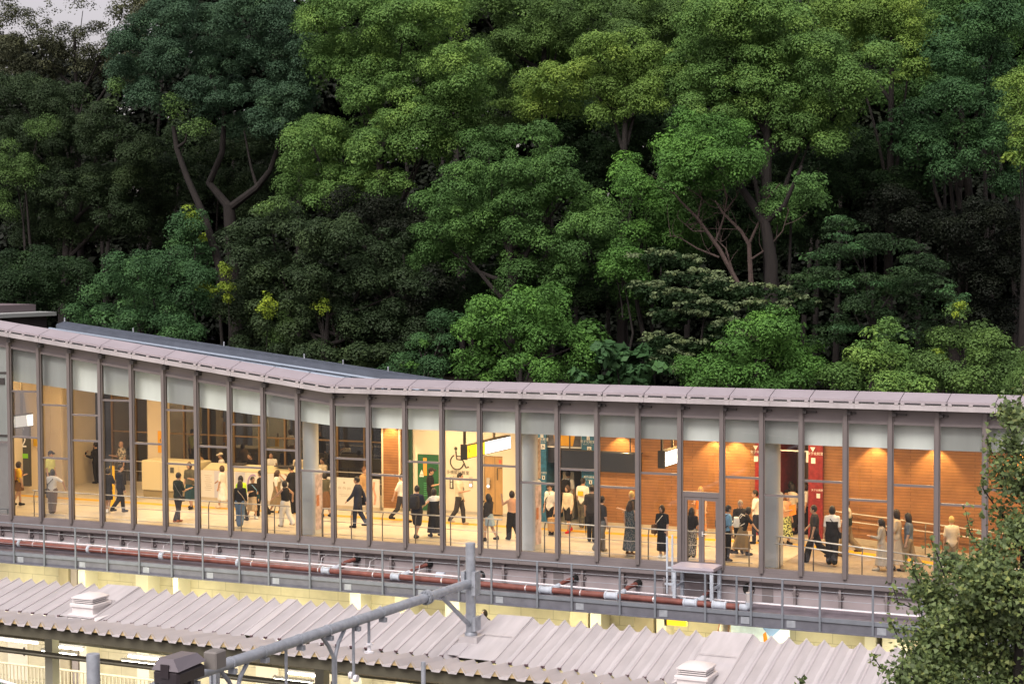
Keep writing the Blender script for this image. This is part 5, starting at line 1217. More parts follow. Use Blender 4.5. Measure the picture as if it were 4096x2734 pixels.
# hoarding panels
m_hp = mat('hoarding_white', (.68, .67, .66), .5, noise=.04); m_hl = mat('hoarding_lavender', (.52, .54, .66), .5); m_lil = mat('lilac_print', (.36, .28, .55), .5); m_txt = mat('grey_print', (.38, .36, .32), .6)
m_fig = mat('peach_print', (.62, .36, .28), .5, noise=.2, nscale=6)
def hoard(u0, u1, lbl, deco):
    t = thing('hoarding_panel', lbl, 'hoarding', (u0, 6.2, 0), 'white hoarding panels')
    b = MB(); b.box(u0, u1, 6.2, 6.26, .12, 1.09); part('panel', b, m_hp, t)
    b = MB(); b.box(u0, u1, 6.19, 6.27, 0, .12); part('plinth', b, m_base, t)
    if deco == 'text':
        b = MB(); b.box(u0+.6, u0+1.0, 6.195, 6.2, .12, 1.09); part('lavender_stripe', b, m_hl, t)
        b = MB()
        for k in range(8):
            b.box(u0+.18+.03*(k % 3), u0+.5-.03*((k*2) % 3), 6.195, 6.2, .9-k*.075, .915-k*.075)
        part('text_lines', b, m_txt, t)
    if deco == 'ring':
        b = MB(); b.tube([(u0+.95+.22*math.cos(a), 6.195, .68+.34*math.sin(a)) for a in np.linspace(R(60), R(300), 24)], .03, 5); part('lilac_ring', b, m_lil, t)
        b = MB(); b.box(u0+.2, u0+.6, 6.195, 6.2, .12, 1.09); part('lavender_stripe', b, m_hl, t)
    if deco == 'logo':
        part('lettering', text_mb('de de pa', .15, wv((u0+u1)/2, .74, 6.194)), m_txt, t)
        b = MB(); b.lathe(((u0+u1)/2, 6.197, .92), [(.04, 0), (.04, -.003)], 10, 'v'); b.box((u0+u1)/2-.2, (u0+u1)/2+.2, 6.195, 6.2, .5, .512); b.box((u0+u1)/2-.14, (u0+u1)/2+.14, 6.195, 6.2, .45, .46); part('small_print', b, m_txt, t)
    if deco == 'figure':
        b = MB(); b.sm = True
        b.loft([[(u0+.5+x*.16, 6.192, .2+y), (u0+.58+x*.16, 6.192, .2+y), (u0+.58+x*.16, 6.199, .2+y), (u0+.5+x*.16, 6.199, .2+y)] for x, y in ((0, 0), (.3, .3), (-.2, .55), (0, .8))]); part('abstract_shape', b, m_fig, t)
hoard(-9.25, -7.95, 'white hoarding panel with lines of text, first right of the pale counter', 'text')
hoard(-7.94, -6.6, 'white hoarding panel with a lilac ring, second from the counter', 'ring')
hoard(-6.59, -5.2, 'white hoarding panel with the round emblem and lettering, third from the counter', 'logo')
hoard(-5.19, -3.9, 'white hoarding panel with a peach figure beside the left column', 'figure')
hoard(-3.89, -2.6, 'white hoarding panel with grey lettering behind the suited person', 'logo')
hoard(-2.59, -1.86, 'narrow pinkish hoarding panel beside the wood pier', 'figure')
# pale counter
t = thing('service_counter', 'long pale cream counter box left of the hoarding', 'counter', (-10.7, 6.4, 0))
b = MB(); b.bbox(-11.75, -9.3, 6.05, 7.0, .28, 1.36, .03); part('body', b, mat('counter_cream', (.62, .55, .36), .45), t)
b = MB(); b.box(-11.7, -9.35, 6.1, 6.95, 0, .28); part('plinth', b, mat('counter_plinth', (.30, .24, .13), .6), t)
for u in (-10.9, -10.1):
    b = MB(); b.box(u-.006, u+.006, 6.045, 6.05, .32, 1.3); part('panel_joint', b, m_base, t)
b = MB(); b.box(-10.45, -10.3, 6.03, 6.05, .95, 1.15); part('latch', b, m_ink, t)
t = thing('slanted_cabinet', 'low cream cabinet with a slanted top behind the hoarding', 'counter', (-8, 6.6, 0))
b = MB(); b.loft([[(-9.2, 6.3, .0), (-5.2, 6.3, 0), (-5.2, 6.3, 1.12), (-9.2, 6.3, 1.12)], [(-9.2, 6.8, 0), (-5.2, 6.8, 0), (-5.2, 6.8, 1.3), (-9.2, 6.8, 1.3)]]); part('body', b, mat('counter_cream', (.62, .55, .36), .45), t)
b = MB(); b.box(-8.3, -7.6, 6.5, 6.75, 1.3, 1.34); b.box(-6.3, -5.7, 6.5, 6.75, 1.3, 1.34); part('screen', b, m_dark, t)
# yellow pillar notices
t = thing('notice_pillar', 'cream pillar with an orange-yellow notice behind the pale counter', 'pillar', (-11.9, 7.2, 0))
b = MB(); b.box(-12.15, -11.5, 7.0, 7.5, 0, 4.5); part('shaft', b, m_cream, t)
b = MB(); b.box(-11.66, -11.42, 6.96, 7.0, 1.55, 2.35); part('notice', b, mat('orange_notice', (.75, .36, .02), .5), t)
part('notice_mark', text_mb('!', .3, wv(-11.54, 1.95, 6.955)), m_ink, t)
p = on_v(448, 1880, 3.6)
b = MB(); b.box(p[0]-.07, p[0]+.07, 3.55, 3.65, 0, p[2]+.15); ys = single('yellow_banner', b, mat('banner_yellow', (.85, .5, .01), .5), 'narrow yellow banner beside the bent head of the person in all black', 'banner', (p[0], 3.6, 0))
b = MB(); b.box(p[0]-.04, p[0]+.04, 3.545, 3.55, .9, 1.6); part('banner_text', b, m_ink, ys)
# platform number board and light boxes at the far left
m_glow = mat('white_light_box', (.9, .9, .9), .4, emit=(1, 1, .97), estr=2.2)
m_glow_y = mat('yellow_light_box', (.9, .6, .02), .4, emit=(1, .68, .02), estr=.95)
def light_box(lbl, u, v0, v1, z0, z1, ysplit=None):
    t = thing('hanging_sign', lbl, 'sign', (u, (v0+v1)/2, z0), 'hanging light box signs')
    b = MB(); b.box(u-.09, u+.09, v0, v1, z0-.03, z1+.05); b.box(u-.1, u+.12, v0-.05, v0, z0-.05, z1+.06); part('case', b, m_box, t)
    # lit face looks along the hall towards lower u and the window side
    vs_ = ysplit or v0
    b = MB(); b.box(u-.1, u-.09, vs_, v1-.02, z0, z1); b.box(u+.09, u+.1, vs_, v1-.02, z0, z1); part('white_face', b, m_glow, t)
    if ysplit:
        b = MB(); b.box(u+.09, u+.1, v0+.02, vs_-.01, z0, z1); b.box(u-.1, u-.09, v0+.02, vs_-.01, z0, z1); f_ = part('yellow_face', b, m_glow_y, t)
        side = lambda vv0, zz0: (lambda x, y: (u+.105, vv0+x, zz0+y))
        part('lettering', text_mb('↑', .3, side(v0+.14, (z0+z1)/2)), m_ink, f_)
        for k, (tx, sz) in enumerate((('出口', .12), ('Exit', .08), ('のりば', .1), ('Tracks', .07))):
            part('lettering', text_mb(tx, sz, side(v0+.5+.42*(k//2), (z0+z1)/2+(.07 if k % 2 == 0 else -.09))), mat('sign_brown_ink', (.35, .22, .01), .6), f_)
    for v in (v0+.0, v0+(v1-v0)*.66):
        b = MB(); b.box(u-.03, u+.03, v, v+.08, z1+.05, zband(u)+.14); part('hanger', b, m_box, t)
light_box('long hanging light box, half yellow with an arrow, half white, left of the middle column', 3.35, 2.3, 5.55, 2.46, 2.83, 3.62)
p0 = on_v(2646, 1800, 2.0)
light_box('short white hanging light box above the wood wall left of the glass door', p0[0], 2.0, 3.4, 2.52, 2.93)
light_box('white hanging light box at the far left above the platform number', -15.0, 2.3, 3.9, 2.72, 3.12)
t = thing('platform_board', 'tall dark board with a large white figure 2 at the far left', 'sign', (-16.5, 5, 0))
b = MB(); b.box(-17.2, -16.05, 5.0, 5.12, .3, 2.75); part('board', b, mat('board_charcoal', (.055, .055, .05), .5), t)
part('numeral', text_mb('2', .62, wv(-16.3, 1.95, 4.992)), m_wht, t)
part('numeral', text_mb('1', .5, wv(-16.3, 2.55, 4.992)), m_wht, t)
b = MB(); b.box(-16.5, -16.1, 4.985, 4.995, 1.35, 1.52); part('green_plate', b, mat('green_plate', (.2, .55, .02), .5), t)
b = MB(); b.box(-16.95, -16.68, 4.985, 4.995, 2.18, 2.28); part('red_plate', b, mat('red_plate', (.7, .06, .05), .5), t)
b = MB()
for k in range(9): b.box(-16.95, -16.68-.03*(k % 3), 4.985, 4.995, 1.15+k*.09, 1.18+k*.09)
part('station_list', b, m_wht, t)
p = on_v(131, 1768, 5.6)
b = MB(); b.box(p[0]-.35, p[0]+.3, 5.6, 5.66, p[2]-.14, p[2]+.14); single('yellow_plate', b, mat('plate_yellow', (.8, .5, .01), .5), 'yellow plate on the cream wall right of the figure 2', 'sign', p)
p = on_v(72, 1600, 6.2)
b = MB(); b.box(p[0]-.45, p[0]+.22, 6.24, 6.29, p[2]-.7, p[2]+.62); q = single('wall_notice', b, m_hp, 'large white notice on the cream wall above the far left light box', 'poster', p)
b = MB()
for k in range(6): b.box(p[0]-.3, p[0]+.1, 6.23, 6.24, p[2]+.3-k*.12, p[2]+.33-k*.12)
part('text_lines', b, m_txt, q)
# dark display board and poster over the blue entrance
t = thing('display_board', 'wide dark navy display board in front of the wood wall', 'board', (6.4, 5.9, 1.8))
b = MB(); b.bbox(5.02, 7.9, 5.85, 5.93, 1.80, 2.42, .01); part('screen', b, mat('dark_screen', (.028, .036, .06), .2), t)
b = MB(); b.box(5.0, 7.92, 5.87, 5.95, 1.77, 1.80); b.box(5.0, 7.92, 5.87, 5.95, 2.42, 2.45); part('frame', b, m_dark, t)
for u in (5.4, 7.5):
    b = MB(); b.box(u-.02, u+.02, 5.89, 5.92, 2.45, 3.62); part('hanger', b, m_dark, t)
t = thing('framed_poster', 'white-framed orange-yellow poster above the blue entrance', 'poster', (5.1, 6.2, 2.48))
b = MB(); b.box(4.45, 5.72, 6.18, 6.24, 2.46, 3.3); part('frame', b, m_wht, t)
b = MB(); b.box(4.49, 5.68, 6.17, 6.18, 2.51, 3.28); part('print', b, mat('poster_dark', (.09, .09, .11), .4, noise=.5, nscale=5), t)
b = MB(); b.prism([(4.75, 6.165, 2.53), (5.4, 6.165, 2.53), (5.48, 6.165, 2.9), (5.2, 6.165, 3.2), (4.7, 6.165, 3.0)], (0, .004, 0)); part('yellow_shape', b, mat('poster_yellow', (.75, .38, .02), .5, noise=.2), t)
p = on_z(2163, 2055, 0)
b = MB(); b.loft([[(p[0]-.14, p[1]-.14, 0), (p[0]+.14, p[1]-.14, 0), (p[0]+.14, p[1]+.14, 0), (p[0]-.14, p[1]+.14, 0)], [(p[0]-.1, p[1]-.03, .62), (p[0]+.1, p[1]-.03, .62), (p[0]+.1, p[1]+.03, .62), (p[0]-.1, p[1]+.03, .62)]])
q = single('wet_floor_sign', b, mat('sign_yellow', (.8, .5, .01), .5), 'yellow floor sign standing by the blue entrance behind the middle column', 'sign', p)
b = MB(); b.box(p[0]-.06, p[0]+.06, p[1]-.12, p[1]-.1, .25, .4); part('black_mark', b, m_ink, q)
# ------------------------------------------------------------------ wooded slope behind the hall
def px2m(x, y, v):
    """centre in world space and metres per displayed pixel (2349 wide) of a point of the wood v metres behind the hall front"""
    p = on_v(x*S4, y*S4, v); w = np.array(world(*p)); Z = (w-EYEP)@FW
    return w, S4*Z/F
def leaf_quads(C, Nrm, L, Wd, kite=False):
    n = len(C); r1 = rng.normal(size=(n, 3)); T = np.cross(Nrm, r1); T /= np.linalg.norm(T, axis=1)[:, None]+1e-9; Bn = np.cross(Nrm, T)
    L = L[:, None]; Wd = Wd[:, None]
    if kite: P_ = [C-T*L*.5, C+T*L*.35+Bn*Wd*.6, C+T*L*.5, C+T*L*.35-Bn*Wd*.6]
    else: P_ = [C-T*L*.5, C+Bn*Wd*.5-T*L*.05, C+T*L*.5, C-Bn*Wd*.5-T*L*.05]
    return np.stack(P_, 1).reshape(-1, 3), np.arange(4*n).reshape(n, 4)
def crown_leaves(blobs, v, sub=.5, leaf=.085, dens=1., flat=.75, updir=.5, spread=1., back=True):
    """leaves sit on the upper shells of many small puffs, the puffs on the faces of each limb's mass"""
    CC, NN, TT, LL = [], [], [], []
    todo = []
    for bl in blobs:
        dv = bl[4] if len(bl) > 4 else rng.uniform(-1.3, 1.3); dn = dens*(bl[5] if len(bl) > 5 else 1)
        todo.append((bl[0], bl[1], bl[2], bl[3], dv, dn, 0))
        if back and len(bl) < 6: todo.append((bl[0]+rng.normal()*10, bl[1]+rng.normal()*8+6, bl[2]*1.05, bl[3]*1.05, dv+2.4, dn*.8, 1))
    for x, y, rx, ry, dv, dn, bk in todo:
        c, m_ = px2m(x, y, v+dv); rx *= m_; rz = ry*m_; rd = (rx+rz)*.5*spread
        sb = min(sub, .75*max(rx, rz)); lf = leaf*(1.9 if bk else 1)
        nsub = max(4, int(1.85*(rx*rz+(rx+rz)*.5*rd)/(sb*sb)*(.75 if bk else 1)))
        d = rng.normal(size=(nsub, 3)); d[:, 1] -= .45; d[:, 2] += .25; d /= np.linalg.norm(d, axis=1)[:, None]
        S = c+d*np.array([rx, rd, rz])*(rng.uniform(.45, 1.0, nsub)**.5)[:, None]*.92
        bt = rng.normal()*.10
        for q in range(nsub):
            sr_ = sb*rng.uniform(.55, 1.15); area = 6.3*sr_*sr_*flat
            nl = max(8, int(dn*1.1*area/(lf*lf*.36))); e = rng.normal(size=(nl, 3)); e[:, 2] += .8; e /= np.linalg.norm(e, axis=1)[:, None]
            rr = 1-.5*rng.random(nl)**2.2+rng.normal(size=nl)*.07
            CC.append(S[q]+e*np.array([1, 1, flat])*sr_*rr[:, None])
            n_ = e*.95+np.array([0, 0, updir])+rng.normal(size=(nl, 3))*.30; NN.append(n_/np.linalg.norm(n_, axis=1)[:, None])
            TT.append(.5+bt+rng.normal()*.15+rng.normal(size=nl)*.10); LL.append(lf*rng.uniform(.7, 1.35, nl))
    return np.concatenate(CC), np.concatenate(NN), np.clip(np.concatenate(TT), 0, 1), np.concatenate(LL)
def limb(b, p, q, r0, r1, sag=.12, n=5):
    p, q = np.array(p), np.array(q); d = np.linalg.norm(q-p); off = rng.normal(size=3)*sag*d*.35
    pts = [p+(q-p)*t+off*math.sin(math.pi*t)+np.array([0, 0, -.06*d*math.sin(math.pi*t)]) for t in np.linspace(0, 1, n)]
    b.tube(pts, list(np.linspace(r0, r1, n)), 7)
BARK = mat('bark_dark', (.013, .0105, .009), .9, noise=.4, nscale=5, bump=.7, bscale=9, stretch=(1, 1, .25))
BARK2 = mat('bark_reddish', (.06, .042, .036), .9, noise=.3, nscale=6, bump=.5, bscale=12)
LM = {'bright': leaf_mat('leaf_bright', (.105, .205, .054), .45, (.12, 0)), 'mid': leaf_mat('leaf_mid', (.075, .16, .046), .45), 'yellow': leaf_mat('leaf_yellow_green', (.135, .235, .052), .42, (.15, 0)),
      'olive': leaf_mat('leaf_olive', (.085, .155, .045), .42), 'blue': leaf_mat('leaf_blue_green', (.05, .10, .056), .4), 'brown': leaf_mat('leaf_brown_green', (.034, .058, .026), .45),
      'dark': leaf_mat('leaf_dark', (.024, .05, .02), .45), 'teal': leaf_mat('leaf_teal', (.048, .112, .044), .45), 'pale': leaf_mat('leaf_pale', (.125, .17, .085), .35), 'black': leaf_mat('leaf_painted_shade', (.009, .013, .008), .4, trans=.05),  # the near-black one has the deep wood's shade put into its colour
      'ginkgo': leaf_mat('leaf_ginkgo', (.11, .165, .055), .5, (.2, 0), spec=.5), 'lime': leaf_mat('leaf_lime', (.19, .28, .035), .4, (.1, 0)), 'airy': leaf_mat('leaf_airy', (.07, .08, .045), .4), 'fresh': leaf_mat('leaf_fresh', (.08, .185, .042), .45)}
FN = [0]
def tree(name, lbl, kind, v, blobs, cat='tree', sub=.62, leaf=.085, dens=1., flat=.7, updir=.35, trunk=None, base_z=0., r=.22, limbs=True, group=None, bark=None, spread=1., kite=False, extra=None):
    blobs = [(b_[0], b_[1], b_[2]*1.13, b_[3]*1.13, *b_[4:]) for b_ in blobs]
    xs = np.array([b_[0] for b_ in blobs]); ys = np.array([b_[1] for b_ in blobs])
    tx = trunk[0] if trunk else float(np.average(xs))
    c0, m_ = px2m(tx, float(ys.max()), v)
    base = np.array([c0[0], c0[1], base_z])
    o = bpy.data.objects.new(name, None); COL.objects.link(o); o.location = base; o.empty_display_size = .3; ORG[o.name] = (0, 0, 0)
    tag(o, lbl, cat, group)
    C, N, T, L = crown_leaves(blobs, v, sub, leaf, dens, flat, updir, spread)
    Vq, Q = leaf_quads(C, N, L, L*(.95 if kite else .62), kite)
    cr_ = bpy.data.objects.new('crown', np_mesh('crown', Vq-base, Q, [LM[kind]], False, tone=T)); COL.objects.link(cr_); cr_.parent = o
    b = MB(); b.sm = True
    if trunk and len(trunk) > 1:
        for line in trunk[1]:
            pts = [px2m(x, y, v+.3)[0]-base for x, y in line[0]]
            b.tube(pts, list(np.linspace(line[1], line[2], len(pts))), 9)
    else:
        top, _ = px2m(float(np.average(xs)), float(np.average(ys)), v+.4)
        top = top-base; b.tube([(0, 0, -.3), (top[0]*.2+rng.normal()*.15, top[1]*.3, top[2]*.35), (top[0]*.6+rng.normal()*.2, top[1]*.6, top[2]*.7), top], [r, r*.85, r*.6, r*.35], 9)
        if limbs:
            for bl in blobs[::2]:
                c, mm = px2m(bl[0], bl[1], v+.8); s_ = rng.uniform(.55, .95)
                limb(b, top*s_, c-base, r*.38, .02)
    tr = bpy.data.objects.new('trunk', b.mesh('trunk', bark or BARK)); COL.objects.link(tr); tr.parent = o
    if extra:
        C, N, T, L = crown_leaves(extra[1], v-.4, sub*.8, leaf, .8, flat, updir)
        Vq, Q = leaf_quads(C, N, L, L*.62)
        e = bpy.data.objects.new('light_foliage', np_mesh('light_foliage', Vq-base, Q, [LM[extra[0]]], False, tone=T)); COL.objects.link(e); e.parent = o
    return o
# ground of the wood and the unbroken dark wood behind
n_, m__ = 60, 30
us_ = np.linspace(-120, 120, n_); vs_ = np.linspace(10.5, 170, m__)
b = MB(); b.sm = True
vt = []
for j in range(m__):
    for i in range(n_):
        q = (vs_[j]-10.5); vt.append((us_[i], vs_[j], -.5+min(q*.05, 3)+max(0, min(1, (q-38)/40))*(9 if us_[i] < -14 else 22)+.35*math.sin(us_[i]*.5+j)+.3*math.sin(vs_[j]*.31+i*.7)))
b.add(vt, [(j*n_+i, j*n_+i+1, (j+1)*n_+i+1, (j+1)*n_+i) for j in range(m__-1) for i in range(n_-1)])
struct('forest_floor', b, mat('leaf_litter', (.022, .017, .011), .95, noise=.5, nscale=2, bump=.6, bscale=6))
b = MB(); b.box(-120, 120, 10.2, 10.5, -8, -.3); struct('embankment', b, mat('embankment_concrete', (.2, .19, .17), .8, noise=.2))
bb = []
for x in range(-260, 2700, 78):
    for y in range(-170, 900, 74):
        if x < 380 and y < 190: continue
        bb.append((x+rng.uniform(-30, 30), y+rng.uniform(-25, 25), 85, 75, rng.uniform(-4, 4)))
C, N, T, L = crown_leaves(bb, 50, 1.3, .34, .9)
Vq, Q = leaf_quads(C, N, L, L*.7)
fw = bpy.data.objects.new('far_woods', np_mesh('far_woods', Vq, Q, [LM['black']], False, tone=T)); COL.objects.link(fw); fw['kind'] = 'stuff'; fw['label'] = 'dark unbroken wood behind the nearer trees'; fw['category'] = 'woods'  # leaves nearly black, the wood's inner shade painted into them
b = MB(); b.sm = True
for k in range(26):
    x = rng.uniform(-100, 2450); v = rng.uniform(36, 46); p0, _ = px2m(x, 850, v); p1, _ = px2m(x+rng.normal()*25, rng.uniform(150, 420), v)
    limb(b, (p0[0], p0[1], 0), p1, .2, .07, .05)
tk = bpy.data.objects.new('distant_trunks', b.mesh('distant_trunks', BARK)); COL.objects.link(tk); tk['kind'] = 'stuff'; tk['label'] = 'dim trunks standing deep inside the wood'; tk['category'] = 'woods'

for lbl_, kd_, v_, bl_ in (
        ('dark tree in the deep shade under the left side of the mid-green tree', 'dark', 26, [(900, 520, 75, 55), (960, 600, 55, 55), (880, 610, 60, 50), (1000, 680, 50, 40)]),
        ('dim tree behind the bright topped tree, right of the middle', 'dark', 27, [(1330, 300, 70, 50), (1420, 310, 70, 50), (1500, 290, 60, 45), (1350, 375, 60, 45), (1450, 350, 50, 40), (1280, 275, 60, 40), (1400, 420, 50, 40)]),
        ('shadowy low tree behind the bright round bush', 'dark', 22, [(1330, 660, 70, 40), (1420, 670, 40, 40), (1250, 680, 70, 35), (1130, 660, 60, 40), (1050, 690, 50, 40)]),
        ('shade-black tree deep in the hollow at the right', 'black', 24, [(2220, 640, 70, 60), (2300, 660, 60, 70), (2250, 740, 70, 50), (2160, 540, 60, 50), (2050, 500, 70, 60), (2240, 520, 70, 60), (2330, 560, 50, 60)]),
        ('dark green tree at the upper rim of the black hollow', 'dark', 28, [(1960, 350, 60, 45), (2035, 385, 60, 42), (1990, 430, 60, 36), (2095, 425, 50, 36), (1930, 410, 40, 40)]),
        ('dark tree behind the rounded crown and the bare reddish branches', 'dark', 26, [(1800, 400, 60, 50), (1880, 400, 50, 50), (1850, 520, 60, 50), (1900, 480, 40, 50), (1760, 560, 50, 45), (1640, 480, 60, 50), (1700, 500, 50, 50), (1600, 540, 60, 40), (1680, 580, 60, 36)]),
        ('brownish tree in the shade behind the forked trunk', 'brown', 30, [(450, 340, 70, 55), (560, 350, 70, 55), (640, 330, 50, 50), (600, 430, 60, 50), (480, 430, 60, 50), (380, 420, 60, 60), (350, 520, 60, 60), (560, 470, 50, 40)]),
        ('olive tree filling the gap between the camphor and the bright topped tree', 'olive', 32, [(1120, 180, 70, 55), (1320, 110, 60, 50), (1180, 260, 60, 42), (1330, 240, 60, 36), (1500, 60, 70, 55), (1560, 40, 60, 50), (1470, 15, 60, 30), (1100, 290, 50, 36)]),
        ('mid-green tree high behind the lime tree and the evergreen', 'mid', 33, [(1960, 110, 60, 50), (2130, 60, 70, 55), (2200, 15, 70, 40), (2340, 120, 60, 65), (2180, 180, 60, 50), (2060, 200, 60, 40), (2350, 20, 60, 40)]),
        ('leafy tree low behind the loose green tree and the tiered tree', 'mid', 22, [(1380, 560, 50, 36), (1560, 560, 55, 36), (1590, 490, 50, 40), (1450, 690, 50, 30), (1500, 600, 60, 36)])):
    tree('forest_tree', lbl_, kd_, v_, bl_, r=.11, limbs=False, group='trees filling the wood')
tree('camphor_tree', 'largest bright green camphor, left of centre, puffy crown reaching the top edge', 'bright', 20,
     [(735, 45, 60, 55), (830, 40, 85, 55), (930, 60, 80, 60), (1020, 35, 65, 50), (765, 140, 50, 60), (850, 150, 80, 60), (945, 180, 85, 60), (1060, 165, 80, 60), (1010, 250, 80, 50), (900, 265, 80, 55), (830, 240, 50, 55), (725, 330, 65, 52), (800, 350, 75, 55), (880, 345, 70, 50), (970, 325, 75, 50), (690, 405, 48, 50), (770, 440, 75, 45), (845, 455, 60, 35), (700, 295, 35, 30), (895, 425, 45, 35), (1090, 235, 50, 40)], r=.35)
tree('broadleaf_tree', 'mid-green tree hanging low in the middle of the picture above the bright round bush', 'mid', 18,
     [(1000, 475, 50, 40), (1080, 420, 60, 45), (1150, 390, 65, 48), (1230, 415, 70, 45), (1290, 460, 65, 45), (1365, 490, 55, 40), (1180, 480, 75, 45), (1090, 505, 65, 45), (1000, 540, 52, 45), (985, 600, 48, 38), (1060, 585, 55, 42), (1150, 575, 65, 45), (1250, 555, 70, 45), (1335, 540, 55, 40), (1200, 640, 65, 36), (1290, 620, 55, 36), (1120, 325, 55, 35), (1220, 325, 55, 42), (1300, 390, 38, 36)], r=.3)
tree('olive_green_tree', 'pale olive-green tree at the top edge left of the middle, behind the camphor', 'olive', 29,
     [(1100, 25, 70, 48), (1200, 35, 65, 48), (1290, 35, 65, 48), (1175, 105, 55, 42), (1260, 110, 55, 36), (1390, 30, 65, 45), (1425, 90, 45, 36), (1130, 110, 38, 36)], r=.3)
tree('shrubby_tree', 'small yellowish-green crown between the camphor and the bright topped tree', 'yellow', 24,
     [(1255, 190, 55, 45), (1235, 240, 45, 36), (1290, 230, 45, 36), (1190, 230, 36, 36)], r=.15, leaf=.085)
tree('bright_topped_tree', 'tree with a bright lime top just right of the middle', 'yellow', 22,
     [(1370, 125, 55, 36), (1440, 118, 60, 40), (1500, 150, 58, 40), (1545, 190, 45, 36), (1340, 180, 40, 32), (1420, 190, 68, 42), (1480, 228, 58, 36), (1400, 248, 48, 36)], r=.25)
tree('camphor_tree', 'big green camphor right of the middle with broad puffy crown to the top edge', 'bright', 21,
     [(1640, 55, 75, 55), (1720, 40, 80, 55), (1800, 55, 70, 55), (1590, 130, 55, 42), (1680, 130, 78, 50), (1770, 130, 78, 50), (1860, 130, 68, 50), (1620, 200, 65, 42), (1720, 205, 75, 42), (1820, 205, 68, 45), (1900, 180, 58, 45), (1955, 190, 52, 50), (2005, 150, 42, 45), (1590, 245, 45, 32), (1700, 262, 60, 30), (1790, 290, 55, 40), (1862, 315, 58, 40), (1900, 270, 50, 40), (1560, 190, 35, 32)], r=.35)
tree('broadleaf_tree', 'tree with a neat rounded crown above the bare reddish branches', 'fresh', 17,
     [(1560, 312, 48, 38), (1630, 308, 65, 38), (1700, 320, 50, 40), (1560, 370, 48, 45), (1640, 378, 75, 45), (1720, 378, 40, 42), (1545, 418, 30, 26), (1620, 425, 55, 22), (1562, 275, 26, 22)], trunk=(1740, [([(1765, 900), (1770, 600), (1755, 510), (1700, 430), (1640, 380)], .3, .08), ([(1755, 510), (1800, 470), (1840, 380)], .14, .05)]), r=.25)
tree('young_tree', 'loose green tree left of the bare reddish branches', 'fresh', 19,
     [(1460, 400, 45, 35), (1442, 440, 42, 36), (1490, 468, 52, 38), (1540, 450, 36, 34), (1520, 528, 52, 34), (1480, 540, 42, 30)], r=.14)
tree('young_tree', 'small bright bush at the left tip of the tiered pale-leaved tree', 'fresh', 17.4,
     [(1432, 598, 46, 36), (1442, 640, 42, 32), (1410, 620, 30, 36)], cat='bush', r=.08)
tree('young_tree', 'green tree with thin crown just right of the bare reddish branches', 'mid', 18.5,
     [(1790, 470, 45, 38), (1838, 465, 38, 45), (1785, 508, 36, 26), (1850, 430, 30, 30)], r=.12)
tree('lime_green_tree', 'yellow-green tree at the top edge in the right part of the picture', 'yellow', 27,
     [(1930, 35, 68, 46), (2030, 25, 68, 46), (2095, 40, 46, 38), (2080, 108, 55, 42), (1990, 88, 55, 38), (2118, 130, 45, 36), (2080, 168, 45, 30)], r=.25)
tree('evergreen_tree', 'dark green evergreen tree filling the upper right above the black hollow', 'teal', 25,
     [(2170, 140, 58, 45), (2230, 55, 68, 46), (2300, 38, 60, 46), (2260, 148, 68, 46), (2190, 218, 58, 45), (2262, 248, 58, 45), (2130, 268, 55, 42), (2200, 308, 58, 42), (2100, 328, 52, 32), (2170, 372, 55, 28), (2270, 338, 58, 42), (2315, 410, 40, 34), (2060, 285, 45, 28)], r=.3)
tree('broadleaf_tree', 'bright green tree cut by the right edge of the picture, high up', 'yellow', 19,
     [(2335, 200, 36, 36), (2330, 275, 38, 46), (2340, 345, 34, 36), (2400, 260, 60, 80)], r=.2)
tree('blue_green_tree', 'tall blue-green tree in the upper left with a dark forked trunk', 'blue', 23,
     [(380, 60, 65, 55), (460, 45, 78, 55), (560, 45, 78, 55), (650, 55, 68, 55), (420, 140, 75, 48), (520, 145, 78, 48), (620, 145, 68, 48), (695, 140, 42, 55), (480, 215, 65, 38), (580, 225, 65, 38), (660, 240, 55, 45), (560, 280, 45, 24), (620, 285, 45, 28), (690, 222, 36, 42), (300, 170, 52, 42), (285, 120, 45, 42), (340, 228, 45, 32)],
     trunk=(545, [([(545, 880), (540, 700), (530, 560), (525, 470)], .36, .28), ([(525, 475), (480, 420), (510, 350), (515, 260), (480, 170)], .22, .07), ([(530, 475), (590, 430), (620, 390), (640, 330), (660, 240)], .2, .06), ([(590, 432), (575, 380), (560, 300)], .08, .04)]))
tree('leaning_tree', 'bare leaning grey trunk crossing in front of the forked tree on the left', 'olive', 21.5,
     [(430, 300, 35, 25, 0, .5), (390, 250, 40, 25, 0, .5), (270, 205, 24, 18, 0, .8)], trunk=(530, [([(545, 860), (535, 720), (500, 600), (470, 500), (430, 410), (405, 340), (398, 290)], .24, .1), ([(470, 505), (440, 520)], .06, .03), ([(405, 340), (425, 325), (430, 300)], .09, .03)]), leaf=.10)
tree('airy_tree', 'thin airy tree in the top left corner with pale sky showing through it', 'airy', 33,
     [(50, 60, 60, 42, 0, .8), (140, 80, 60, 42, 0, .8), (225, 100, 50, 42, 0, .9), (330, 25, 55, 40), (370, 10, 50, 40), (90, 135, 70, 42), (25, 130, 50, 42), (180, 155, 60, 45), (262, 140, 40, 40), (30, 25, 34, 22, 0, .5), (285, 30, 40, 26, 0, .6), (330, 60, 40, 40), (190, 25, 40, 18, 0, .3), (110, 25, 30, 16, 0, .3), (-60, 100, 60, 70)], r=.22, dens=.6, leaf=.12)
